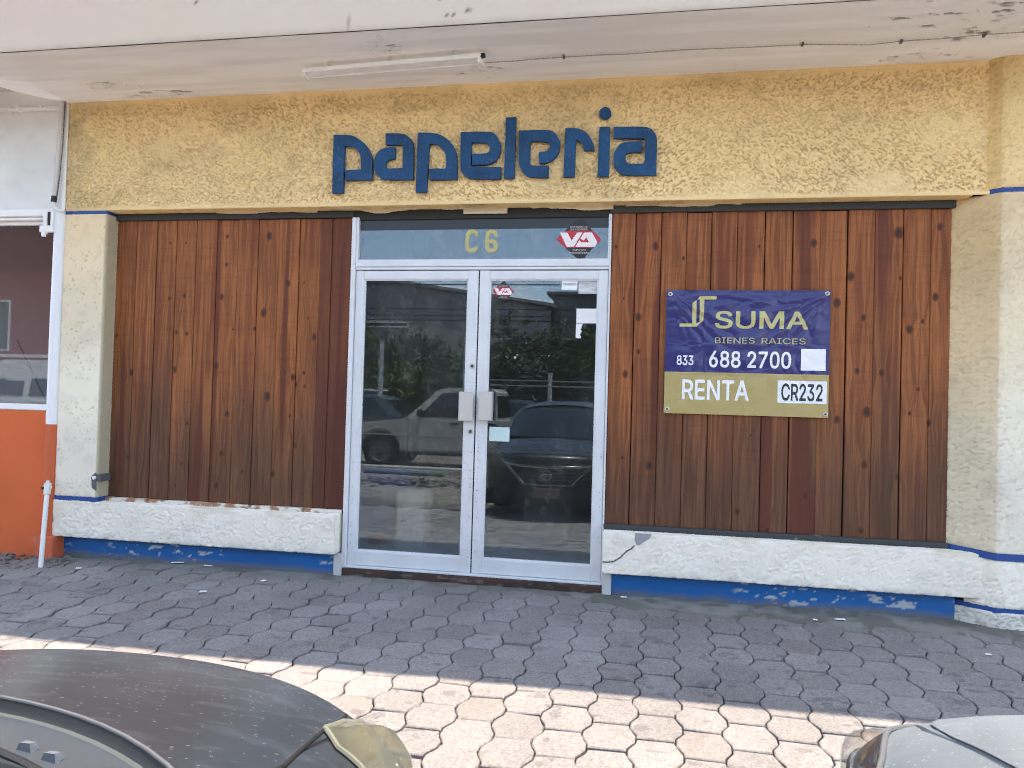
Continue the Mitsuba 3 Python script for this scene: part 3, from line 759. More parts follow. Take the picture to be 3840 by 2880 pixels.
put('faded_notice__lettering', upright(cat(fit('NOMBRE', .705, .755, 2.084, 2.090, False, .0006), fit('NUMERO', .77, .82, 2.084, 2.090, False, .0006)), PY - .0012), mat((.2, .2, .2), .6))
put('paper_notice', upright(flat(sbox(.682, 1.799, .825, 1.898), .0008), PY), paper, label='blank white paper sheet on the right door glass', cat='notice')
tr = [(.681, 1.7955), (.731, 1.7955), (.722, 1.783), (.718, 1.765), (.712, 1.757), (.724, 1.744), (.716, 1.735), (.709, 1.722), (.718, 1.706), (.716, 1.697), (.695, 1.6965), (.681, 1.700)]
put('torn_paper', upright(flat(Polygon(tr), .0008), PY), paper, label='torn white paper strip below the blank paper sheet', cat='notice')
put('pale_card', upright(flat(sbox(.101, .978, .243, 1.076), .0008), PY), mat((.50, .64, .62), .5), label='pale green card low on the right door glass', cat='notice')

# ---- rental banner
BX0, BX1, BZ0, BZ1, BSP = 1.279, 2.306, 1.208, 2.021, 1.4815


def bw(x, z):
    """how far the cloth stands off the planks: tension folds from the corners, creases from folding"""
    x, z = np.asarray(x, float), np.asarray(z, float)
    h = np.zeros_like(x)
    for cx, cz, a0, s in ((BX1 - .02, BZ1 - .02, math.radians(222), 1.0), (BX0 + .02, BZ1 - .02, math.radians(-40), .8), (BX0 + .02, BZ0 + .02, math.radians(50), .35), (BX1 - .02, BZ0 + .02, math.radians(125), .3)):
        dx, dz = x - cx, z - cz
        r, a = np.hypot(dx, dz), np.arctan2(dz, dx)
        d = (a - a0 + math.pi) % (2 * math.pi) - math.pi
        h += s * .0125 * np.exp(-(d / .42) ** 2) * np.cos(d * 17) * np.clip(r * 4, 0, 1) * np.exp(-r / .55)
    p = np.stack([x * 3.2, z * 9, x * 0], -1)
    top = np.clip((z - 1.78) / .2, 0, 1)
    h += (meshkit.fbm(p, 4, 2) - .5) * (.010 + .030 * top)
    for f in (.25, .5, .75):
        h += .0022 * np.exp(-((x - BX0 - f * (BX1 - BX0)) / .006) ** 2)
    for f in (.33, .56):
        h -= .0022 * np.exp(-((z - BZ0 - f * (BZ1 - BZ0)) / .006) ** 2)
    edge = np.minimum(np.minimum(x - BX0, BX1 - x), np.minimum(z - BZ0, BZ1 - z))
    return .101 - np.abs(h) * np.clip(edge * 12, .25, 1) * 1.4


def cloth(z0, z1):
    nx, nzz = 150, int((z1 - z0) / .0068)
    X, Z = np.meshgrid(np.linspace(0, 1, nx), np.linspace(z0, z1, nzz), indexing='ij')
    X = BX0 + X * (BX1 - BX0) + .004 * (Z - 1.6) * 0
    return grid(np.stack([X, bw(X, Z), Z], -1))


def onto(m, off):
    """lay flat print onto the cloth"""
    v, f = trimesh.remesh.subdivide_to_size(m.vertices, m.faces, .011, max_iter=16)[:2]
    return trimesh.Trimesh(np.stack([v[:, 0], bw(v[:, 0], v[:, 1]) - off, v[:, 1]], 1), f, process=False)


def sheet(pol):
    return trimesh.Trimesh(*[np.array(a) for a in (lambda vf: (np.c_[vf[0], np.zeros(len(vf[0]))], vf[1]))(trimesh.creation.triangulate_polygon(pol, engine='earcut'))], process=False)


def flat_text(text, x0, x1, z0, z1, bold=False):
    m = fit(text, x0, x1, z0, z1, bold, 1.0)
    keep = (m.vertices[m.faces][:, :, 2] > .5).all(1)
    v = m.vertices.copy()
    v[:, 2] = 0
    return trimesh.Trimesh(v, m.faces[keep], process=False)


navy = mat((.030, .028, .135), .24, spec=.5)
golden = mat((.415, .322, .125), .34, spec=.45)
logo_gold = mat((.50, .46, .20), .35)
B = 'rental_banner'
tag(B, 'navy and gold vinyl rental banner nailed to the right plank panel', 'banner')
put(B + '__cloth', trimesh.Trimesh(*cloth(BSP, BZ1), process=False), navy, True)
put(B + '__lower_band', trimesh.Trimesh(*cloth(BZ0, BSP), process=False), golden, True, label='gold lower band of the banner')
LG = [(1.3674, 1.8009), (1.4475, 1.8009), (1.4475, 1.9368), (1.4744, 1.957), (1.4735, 1.8009), (1.4952, 1.812), (1.4943, 1.9587), (1.4780, 1.9587), (1.4938, 1.9814), (1.6025, 1.9806), (1.5990, 1.9592), (1.5231, 1.9592), (1.521, 1.824), (1.4774, 1.7800), (1.368, 1.7800)]
put(B + '__logo', onto(sheet(Polygon(LG).buffer(0)), .0012), logo_gold)
put(B + '__lettering', onto(flat_text('SUMA', 1.5926, 2.1735, 1.7697, 1.8865, True), .0012), logo_gold)
put(B + '__lettering', onto(flat_text('BIENES', 1.5965, 1.845, 1.6738, 1.7120), .0012), logo_gold)
put(B + '__lettering', onto(flat_text('RAICES', 1.888, 2.1604, 1.6738, 1.7120), .0012), logo_gold)
wh = mat((.80, .80, .82), .4)
put(B + '__lettering', onto(flat_text('833', 1.3554, 1.4623, 1.5268, 1.5923, True), .0012), wh)
put(B + '__lettering', onto(flat_text('688', 1.562, 1.760, 1.5154, 1.6255, True), .0012), wh)
put(B + '__lettering', onto(flat_text('2700', 1.802, 2.0734, 1.5154, 1.6255, True), .0012), wh)
put(B + '__lettering', onto(flat_text('RENTA', 1.3935, 1.817, 1.3001, 1.4337, True), .0012), wh)
put(B + '__patch', onto(sheet(sbox(2.1335, 1.5067, 2.2844, 1.6455)), .0012), wh, label='blank white square on the banner')
put(B + '__label', onto(sheet(sbox(1.9944, 1.2954, 2.2945, 1.4397)), .0014), wh, label='white code label reading CR232')
put(B + '__lettering', onto(flat_text('CR232', 2.0175, 2.2694, 1.3103, 1.4218, True), .0030), mat((.03, .03, .03), .5))
for gx, gzz in ((1.3035, 1.9942), (2.2848, 2.0003), (1.3004, 1.2351), (2.2883, 1.2299)):
    y = float(bw(gx, gzz))
    k = put(B + '__grommet', trimesh.creation.torus(.0105, .0042, 20, 8).apply_transform(trimesh.transformations.rotation_matrix(math.pi / 2, [1, 0, 0])).apply_translation((gx, y - .003, gzz)), mat((.72, .70, .62), .3, metallic=.7), 30)
    put(k + '__nail', cyl((gx, y - .010, gzz), (gx, y + .01, gzz), .0052, 10), mat((.12, .11, .10), .5, metallic=.6))

# ------------------------------------------------------------------ soffit lamp and wires
LA, LB = np.array([-1.085, -.447, 3.372]), np.array([.123, -.531, 3.372])
dl = (LB - LA) / np.linalg.norm(LB - LA)
nl = np.array([-dl[1], dl[0], 0])


def along(s0, s1, o0, o1, z0, z1, c=.002):
    m = bx(s0, s1, o0, o1, z0, z1, c)
    v = m.vertices
    return trimesh.Trimesh(LA[:2] @ np.eye(2)[:, :2].T * 0 + 0 if False else np.c_[LA[0] + v[:, :1] * dl[0] + v[:, 1:2] * nl[0], LA[1] + v[:, :1] * dl[1] + v[:, 1:2] * nl[1], v[:, 2:] - .018 * (v[:, :1] - .6) * 0], m.faces, process=False)


tag('tube_lamp', 'unlit white fluorescent tube lamp under the soffit', 'lamp')
put('tube_lamp__channel', along(0, 1.21, -.016, .016, 3.350, 3.378, .004), mat((.86, .86, .85), .4))
for s0 in (.0, 1.190):
    put('tube_lamp__holder', along(s0, s0 + .020, -.010, .062, 3.322, 3.352, .003), mat((.78, .78, .76), .5))
put('tube_lamp__tube', tube([LA + dl * .02 + nl * .050 + [0, 0, -.034], LA + dl * 1.19 + nl * .050 + [0, 0, -.034]], .0085, 14), mat((.70, .70, .69), .3), 40)
for s0 in (.18, .60, 1.02):
    put('tube_lamp__hanger', along(s0, s0 + .02, -.006, .006, 3.378, 3.412, .001), mat((.5, .5, .48), .6))
put('tube_lamp__wire_stub', along(1.21, 1.236, -.012, .012, 3.352, 3.376), 'm_black')
wp = [(.10, -.335), (.30, -.345), (.45, -.352), (.61, -.364), (.80, -.361), (1.0, -.362), (1.33, -.370), (1.61, -.372), (1.83, -.356), (2.02, -.368), (2.22, -.334), (2.40, -.318), (2.57, -.337), (2.80, -.352), (3.0, -.366), (3.35, -.385)]
put('ceiling_wire', tube([(a, b, 3.4085 - .004 * (i % 2)) for i, (a, b) in enumerate(wp)], .0024, 6), mat((.30, .29, .28), .7), label='thin grey wire pinned along the soffit right of the lamp', cat='wire')
for a, b in (wp[3], wp[9], wp[12], wp[14]):
    put('ceiling_wire__staple', bx(a - .006, a + .006, b - .016, b + .016, 3.398, 3.414), mat((.12, .11, .11), .7))

# ------------------------------------------------------------------ the neighbour's shop on the left
NB = 'neighbour_shop'
tag(NB, 'white and orange shop at the left edge', 'building')


def sheet_xz(x0, x1, z0, z1, y, res=.03, fn=None):
    X, Z = np.meshgrid(np.linspace(x0, x1, max(2, int((x1 - x0) / res))), np.linspace(z0, z1, max(2, int((z1 - z0) / res))), indexing='ij')
    return grid(np.stack([X, Z * 0 + y, Z], -1))


V, F, n = rounded_box_grid((-6.5, .02, 2.612), (XL - .004, .2, 3.75), .004, .02, ['-y', '-z', '+x'])
c = grime(V, np.repeat(np.array([[.74, .735, .71]]), len(V), 0), .05, 3)
put(NB + '__wall', trimesh.Trimesh(V, F, process=False), 'm_masonry', True, color=c, label='smooth white wall above the window')
put(NB + '__end_strip', bx(-3.222, XL - .002, -.004, .03, 2.60, 3.50, .004), 'm_white')
put(NB + '__trim', cat(bx(-6.5, -3.285, -.005, .06, 2.556, 2.612, .006), bx(-6.5, -3.285, .012, .06, 2.532, 2.553, .004)), 'm_white', label='white trim over the window')
W1 = put(NB + '__window', cat(bx(-6.5, -3.282, .050, .085, 2.505, 2.531), bx(-3.296, -3.282, .05, .085, 1.13, 2.505), bx(-6.5, -3.282, .02, .085, 1.082, 1.130, .006)), 'm_white', label='white window frame and sill')
put(W1 + '__pane', grid(np.array([[(x, .075, z) for z in (1.13, 2.505)] for x in (-6.4, -3.296)])), 'm_plain_glass')
put(NB + '__inner_wall', cat(bx(-6.5, -3.25, 1.3, 1.4, 0, 3.3), bx(-6.5, -3.25, .2, 1.3, 0, .1), bx(-3.26, -3.22, .2, 1.3, 0, 3.3)), mat((.13, .14, .15), .8))
put(NB + '__window_strut', tube([(-3.66, .11, 1.62), (-3.37, .11, 1.128)], .005, 6), 'm_black', label='dark diagonal rod behind the pane')
V, F, n = rounded_box_grid((-6.5, .012, -.12), (-3.262, .2, 1.083), .004, .02, ['-y'])
c = np.repeat(np.array([[.63, .140, .050]]), len(V), 0) * (.88 + .24 * fb(V, 2.2, 4, 1))[:, None]
c = lerp(c, np.array([.70, .68, .63]), sstep(.13, .06, V[:, 2] + .12 * (fb(V, 7, 3, 5) - .5)) * sstep(.44, .56, fb(V, 5, 3, 8)))
put(NB + '__base_wall', trimesh.Trimesh(V, F, process=False), 'm_masonry', True, color=c, label='orange base wall under the window')
put(NB + '__post', tube([(-3.236, .018, .985), (-3.238, .018, 1.8), (-3.232, .018, 2.60)], [.047, .046, .045], 22), mat((.74, .74, .75), .5), 40, label='white round post beside the yellow pillar')
put(NB + '__post', tube([(-3.236, .018, .12), (-3.236, .018, .985)], .0495, 22), mat((.52, .115, .042), .8), 40, label='orange foot of the round post')
put(NB + '__post_base', bx(-3.30, -3.155, -.035, .14, -.12, .150, .005), mat((.56, .125, .055), .8))
put(NB + '__latch', cat(bx(-3.338, -3.306, -.045, -.02, 2.415, 2.585, .003), bx(-3.36, -3.25, -.052, -.02, 2.425, 2.475, .004), bx(-3.27, -3.252, -.045, -.02, 2.475, 2.585), bx(-3.345, -3.315, -.05, -.025, 2.392, 2.425, .004)), 'm_white', label='white steel latch bracket on the post')
put(NB + '__latch_slot', bx(-3.306, -3.27, -.032, -.022, 2.478, 2.58), 'm_black')

put('electric_conduit', tube([(-3.224, -.028, 3.44), (-3.236, -.03, 3.1), (-3.250, -.03, 2.78), (-3.259, -.03, 2.70)], .0165, 14), mat((.56, .545, .52), .6), 40, label='grey vertical conduit down the corner beside the yellow fascia', cat='pipe')
put('electric_conduit__cap', tube([(-3.259, -.03, 2.70), (-3.262, -.03, 2.655)], .0195, 14), 'm_black', 40)
put('electric_conduit__elbow', tube([(-3.262, -.03, 2.657), (-3.258, -.03, 2.625), (-3.238, -.03, 2.600), (-3.205, -.028, 2.590), (-3.175, -.02, 2.588)], .013, 12), mat((.70, .69, .66), .5), 40)
put('electric_conduit__cable', tube([(-3.206, -.02, 3.42), (-3.209, -.024, 3.1), (-3.222, -.026, 2.85), (-3.238, -.028, 2.70)], .004, 6), mat((.12, .10, .09), .6))
put('wall_conduit', tube([(-6.4, .0, 3.40), (-3.9, .0, 3.385), (-3.235, -.004, 3.375)], .016, 12), 'm_white', 40, label='white horizontal conduit under the soffit at the left edge', cat='pipe')
for x in (-3.42, -3.62, -3.70):
    put('wall_conduit__clip', bx(x - .008, x + .008, -.022, .02, 3.36, 3.405, .002), 'm_white')
put('water_pipe', tube([(-3.056, -.25, -.03), (-3.107, -.175, .25), (-3.158, -.10, .50)], .0165, 14), mat((.72, .71, .66), .4), 40, label='white water pipe leaning out of the ground before the orange wall', cat='pipe')
put('water_pipe__valve', cat(tube([(-3.150, -.110, .475), (-3.163, -.092, .555)], .024, 12), tube([(-3.19, -.10, .525), (-3.13, -.10, .530)], .014, 10), tube([(-3.160, -.095, .555), (-3.163, -.092, .575)], .012, 10)), mat((.68, .665, .60), .45), 40)
put('water_pipe__port', cyl((-3.185, -.125, .520), (-3.172, -.105, .524), .011, 12), 'm_black')

# ------------------------------------------------------------------ ground and pavers
xs = np.unique(np.r_[-900, -200, -60, np.arange(-16, 16.1, 1.0), 60, 200, 900])
ys = np.unique(np.r_[-900, -200, -60, -30, -20, -14, -10, -8, -7, -6.2, -5.2, -4.30, -4.26, -3.5, -2.5, -1.5, -.5, .3, 9.1, 60, 900])
X, Y = np.meshgrid(xs, ys, indexing='ij')
Z = gz(X, np.minimum(Y, .3)) - np.where(Y > -4.28, .034, .002)
put('ground', trimesh.Trimesh(*grid(np.stack([X, Y, Z], -1)), process=False), 'm_lot', True, kind='structure')

PP, QH, PT, PR_ = .18740, .1168, .0208, -.0112
PA, PX, PYY = .0150, 1.2872, -.5061
rnd = np.random.default_rng(23)


def paver_mesh(cx, cy, tone, tilt, dz):
    L, w, a = QH, PP / 2, PA
    ge, gs = .0052, .0032
    hw = lambda s: w - gs + s * a
    half = [(hw(-1), L - ge), (hw(-1), L - .030), (hw(1), .028), (hw(1), -.028), (hw(-1), -L + .030), (hw(-1), -L + ge)]
    o = np.array(half + [(-x, y) for x, y in half[::-1]])
    o = o + rnd.normal(0, .0007, o.shape)
    s = (np.abs(o) - .0045) * np.sign(o)
    pts = []
    for q, z in ((o, -.030), (o, -.0048), (s, 0.0)):
        x = cx + q[:, 0] + PT * q[:, 1]
        y = cy + q[:, 1] + PR_ * q[:, 0]
        pts.append(np.c_[x, y, gz(x, y) + z + dz + tilt[0] * q[:, 0] + tilt[1] * q[:, 1]])
    n = len(o)
    v = np.vstack(pts)
    f = []
    for r in (0, 1):
        for i in range(n):
            j = (i + 1) % n
            f += [[r * n + i, r * n + j, (r + 1) * n + j], [r * n + i, (r + 1) * n + j, (r + 1) * n + i]]
    t = 2 * n
    top = [0, 1, 2, 3, 4, 5, 6, 7, 8, 9, 10, 11]
    f += [[t + 0, t + i, t + i + 1] for i in range(1, n - 1)]
    return v, np.array(f), np.full(len(v), tone)


view = Polygon([(-3.95, .35), (-1.2, -2.75), (1.0, -2.4), (2.75, -1.95), (3.25, -.7), (3.7, .2)])
cells = []
for i in range(-42, 26):
    for h in range(-8, 34):
        if (h - i) % 2 == 0:
            continue
        v = PYY - h * QH
        x, y = PX + PP * i + PT * v, v + PR_ * PP * i
        lim = .075 if (XL < x < 3.1) else -.02
        if y + QH * .45 > lim or y < -4.15 or abs(x) > 7:
            continue
        cells.append((x, y))
cells.sort(key=lambda c: (not view.contains(Point(c)), np.hypot(c[0] - CAM[0], c[1] - CAM[1])))
rest = []
for k, (x, y) in enumerate(cells):
    v, f, t = paver_mesh(x, y, rnd.uniform(), rnd.normal(0, .018, 2), rnd.normal(0, .0022))
    if k < 300:
        put('pavement__paver', trimesh.Trimesh(v, f, process=False), 'm_paver', False, uv=np.c_[t, t])
    else:
        rest.append((v, f, t))
at = np.cumsum([0] + [len(r[0]) for r in rest])
put('pavement__paver_field', trimesh.Trimesh(np.vstack([r[0] for r in rest]), np.vstack([r[1] + a for r, a in zip(rest, at)]), process=False), 'm_paver', False, uv=np.c_[np.concatenate([r[2] for r in rest]), np.concatenate([r[2] for r in rest])], kind='stuff')
tag('pavement', 'grey interlocking concrete pavers of the walkway', kind='structure')


def apron(x0, x1, y0, reach, seed, key, label):
    X, Y = np.meshgrid(np.linspace(x0, x1, int((x1 - x0) / .016)), np.linspace(y0 - .62, y0, 38), indexing='ij')
    P = np.stack([X, Y, X * 0], -1)
    d = (y0 - Y) - reach * (.55 + 1.0 * meshkit.fbm(P * np.array([2.6, 2.0, 1]), 4, seed))
    Z = gz(X, Y) + np.clip(-d * .10, -.016, .010) + .012 * (meshkit.fbm(P * 11, 4, seed + 1) - .5) - .002
    V, F = grid(np.stack([X, Y, Z], -1))
    c = lerp(np.repeat(np.array([[.135, .127, .112]]), len(V), 0), np.array([.205, .195, .175]), sstep(.4, .65, fb(V, 5, 4, seed + 2)))
    c = lerp(c, np.array([.10, .092, .078]), sstep(.55, .7, fb(V, 9, 3, seed + 4)) * .7)
    put(key, trimesh.Trimesh(V, F, process=False), 'm_masonry', True, color=c, kind='structure', label=label)


apron(.85, 3.9, .10, .27, 5, 'mortar_apron', 'smeared mortar strip along the foot of the right plinth')
apron(-3.3, .95, .10, .085, 9, 'mortar_apron_001', 'thin smeared mortar strip along the left plinth and the door')
# broken ground and stones in the left corner
rs, ms = np.random.default_rng(4), []
for _ in range(170):
    x, y = rs.uniform(-4.1, -2.95), rs.normal(-.07, .10)
    if x > -3.15 and y > .0:
        continue
    r = rs.uniform(.006, .022) * (1.4 if rs.random() < .1 else 1)
    m = trimesh.convex.convex_hull(rs.normal(0, 1, (9, 3)) * r * [.8, .8, .5])
    m.apply_translation((x, y, float(gz(x, y)) + .004))
    ms.append(m)
put('rubble_strip', cat(*ms), mat((.17, .145, .125), .95), kind='stuff', label='loose stones and soil at the foot of the orange wall')
lt = [(-2.185, .06, .045, .012, .3), (-1.93, .04, .03, .01, .1), (-1.601, -.544, .022, .014, .7), (-1.36, -.215, .015, .015, 0), (-2.75, -.25, .018, .012, .5), (1.05, .02, .02, .012, 0), (2.35, -.12, .03, .014, .2), (2.2, -.16, .012, .01, 0), (3.0, -.55, .014, .01, 0)]
ms = []
for x, y, a, b, t in lt:
    m = bx(-a, a, -b, b, 0, .003)
    v = m.vertices
    v[:, 2] += .1 * np.abs(v[:, 0])
    m = trimesh.Trimesh(v, m.faces, process=False)
    m.apply_transform(trimesh.transformations.rotation_matrix(t, [0, 0, 1]))
    m.apply_translation((x, y, float(gz(x, y)) + .011))
    ms.append(m)
put('litter', cat(*ms), 'm_white', kind='stuff', label='small white paper scraps on the pavers')


# ------------------------------------------------------------------ vehicles
def dusty(base, dust, spots, streak, rough=.22, f=1.0, thr=.8):
    def fn(p, n, uv):
        a = fbm(p.x * 3 * f, p.y * 3 * f, p.z * 3, octaves=3)
        st = fbm(p.x * 16 * f + p.y * 9 * f, p.y * 34 * f - p.x * 18 * f, p.z * 6, octaves=3)
        up = smoothstep(.2, .75, dr.abs(n.z))
        c = mix(base, dust, up * (.30 + .5 * smoothstep(.35, .7, a) * .6 + streak * smoothstep(.5, .72, st)))
        qx, qy = (p.x * .86 + p.y * .5) * 62, (p.y * .86 - p.x * .5) * 120
        ix, iy = dr.floor(qx), dr.floor(qy)
        r1, r2, r3 = cell_rand(ix, iy, 1), cell_rand(ix, iy, 2), cell_rand(ix, iy, 3)
        d = dr.sqrt(dr.square(qx - ix - .3 - .4 * r1) + dr.square(qy - iy - .3 - .4 * r2))
        k = (r3 > thr) * smoothstep(.14 + 1.1 * (r3 - thr), .06, d) * up
        return mix(c, spots, k * .8)
    return {'type': 'twosided', 'bsdf': {'type': 'principled', 'base_color': proc(fn), 'roughness': rough, 'specular': .45, 'clearcoat': 1.0, 'clearcoat_gloss': .97}}


scene['m_dark_paint'] = dusty((.012, .014, .0185), (.036, .042, .053), (.14, .14, .14), .3, .30, thr=.89)
scene['m_silver_paint'] = dusty((.098, .118, .140), (.122, .142, .164), (.25, .265, .28), .3, .22, thr=.84)
scene['m_dark_glass'] = mat((.012, .016, .017), .06, spec=.7)
scene['m_chrome'] = mat((.70, .70, .70), .12, metallic=1.0)
scene['m_tyre'] = mat((.018, .018, .018), .85)
scene['m_rim'] = mat((.13, .13, .135), .4, metallic=.6)
scene['m_trim'] = mat((.020, .020, .022), .6)


class Front:
    """front of a passenger car: one smooth skin from the bumper over the lip and along the bonnet. X lateral, d back from the nose, Z up."""

    def __init__(s, W, L, p, prof, hood, crown, edge):
        s.W, s.L, s.p, s.crown, s.edge = W, L, p, crown, edge
        s.fz = PchipInterpolator(np.linspace(0, .5, len(prof)), [a for a, b in prof])
        s.fb = PchipInterpolator(np.linspace(0, .5, len(prof)), [b for a, b in prof])
        s.b0, s.b1 = prof[-1][1], hood[-1][0]
        s.hz = PchipInterpolator([a for a, b in hood], [b for a, b in hood])

    def __call__(s, X, u):
        X, u = np.asarray(X, float), np.asarray(u, float)
        t = np.clip(np.abs(X) / s.W, 0, 1)
        c = s.L * (1 - (1 - t ** s.p) ** (1 / s.p))
        top = u > .5
        b = np.where(top, s.b0 + (np.clip(u, .5, 1) - .5) * 2 * (s.b1 - s.b0), s.fb(np.clip(u, 0, .5)))
        z = np.where(top, s.hz(np.clip(b, s.b0, s.b1)), s.fz(np.clip(u, 0, .5)))
        w = sstep(.30, .55, u)
        z = z - w * (s.crown * t ** 2 + s.edge * np.clip((t - .80) / .2, 0, 1) ** 2.2)
        return np.stack([X, c + b * (1 - .25 * t ** 4 * (~top)), z], -1)

    def normal(s, X, u):
        e = 1e-3
        Xc = np.clip(X, -s.W + 2 * e, s.W - 2 * e)
        a = s(Xc + e, u) - s(Xc - e, u)
        b = s(Xc, np.minimum(u + e, 1)) - s(Xc, np.maximum(u - e, 0))
        n = np.cross(a, b)
        n /= np.linalg.norm(n, axis=-1, keepdims=True) + 1e-12
        return n

    def u_of(s, b):
        return .5 + .5 * (b - s.b0) / (s.b1 - s.b0)

    def dome(s, pts, edge, mid, width):
        """an offset that swells from the outline of a patch to its middle"""
        b = Polygon(pts).exterior
        return lambda X, u: edge + (mid - edge) * sstep(0, width, np.array([b.distance(Point(a, c)) for a, c in zip(X, u)]))

    def patch(s, pts, off, step=.03, skirt=.0):
        pol = Polygon(pts).buffer(0)
        v, f = trimesh.creation.triangulate_polygon(Polygon([(a, b * 1.6) for a, b in pol.exterior.coords]), engine='earcut')
        v, f = trimesh.remesh.subdivide_to_size(np.c_[v, np.zeros(len(v))], f, step, max_iter=20)[:2]
        X, u = v[:, 0], v[:, 1] / 1.6
        P = s(X, u)
        n = s.normal(X, u)
        o = off(X, u) if callable(off) else np.broadcast_to(off, X.shape)
        P = P + n * o[:, None]
        if (np.cross(P[f[:, 1]] - P[f[:, 0]], P[f[:, 2]] - P[f[:, 0]]) * n[f[:, 0]]).sum() > 0:      # the frame below mirrors
            f = f[:, ::-1]
        return trimesh.Trimesh(P, f, process=True)

    def line(s, pts, r, off=0.0, n=6):
        q = []
        for a, b in zip(pts[:-1], pts[1:]):
            k = max(2, int(np.hypot(b[0] - a[0], (b[1] - a[1]) * 1.6) / .025))
            q += [np.array(a) + (np.array(b) - np.array(a)) * i / k for i in range(k)]
        q = np.array(q + [np.array(pts[-1])])
        P = s(q[:, 0], q[:, 1]) + s.normal(q[:, 0], q[:, 1]) * off
        return tube(P, r, n)

    def skin(s, uc, xc, nx=170, nu=130):
        th = np.linspace(-1, 1, nx)
        X = s.W * np.sin(th * np.pi / 2) * .9999
        u1 = np.where(np.abs(X) < xc, uc(np.minimum(np.abs(X), xc)) - .004, 1.0)
        return grid(s(np.repeat(X[:, None], nu, 1), np.linspace(0, 1, nu)[None] * u1[:, None]))

    def d_of(s, x, u):
        return float(s(np.array([x]), np.array([u]))[0, 1])


def moved(m, M):
    v = np.asarray(m.vertices if hasattr(m, 'vertices') else m[0])
    f = np.asarray(m.faces if hasattr(m, 'faces') else m[1])
    return trimesh.Trimesh(trimesh.transform_points(v, M), f, process=False)


def frame_of(x0, yN, z0, yaw=0.0, pitch=0.0, flip=False):
    """X to the right, d back from the nose, Z up -> world, for a car with its nose towards +y turned by yaw"""
    c, s = math.cos(yaw), math.sin(yaw)
    R = np.eye(4)
    R[:3, :3] = np.array([[c, s, 0], [s, -c, 0], [0, 0, 1]])
    Pm = np.eye(4)
    Pm[2, 1] = -math.tan(pitch)
    R = R @ Pm
    R[:3, 3] = (x0, yN, z0)
    return R


def wheel(key, M, x, d, r=.32, w=.20, side=1):
    lathe = [(r * .60, -w / 2), (r * .94, -w / 2), (r, -w * .35), (r, w * .35), (r * .94, w / 2), (r * .60, w / 2)]
    th = np.linspace(0, 2 * np.pi, 33)
    G = np.array([[(x + o, d + q * math.cos(t), r + q * math.sin(t)) for q, o in lathe] for t in th])
    k = put(key, moved(grid(G), M), 'm_tyre', 40)
    rim = [(0, .02), (.05, .03), (.06, .012), (r * .5, .006), (r * .56, .035), (r * .62, .035)]
    G = np.array([[(x + side * (w / 2 - .035 + o), d + q * math.cos(t), r + q * math.sin(t)) for q, o in rim] for t in th])
    put(k + '__rim', moved(grid(G), M), 'm_rim', 40)


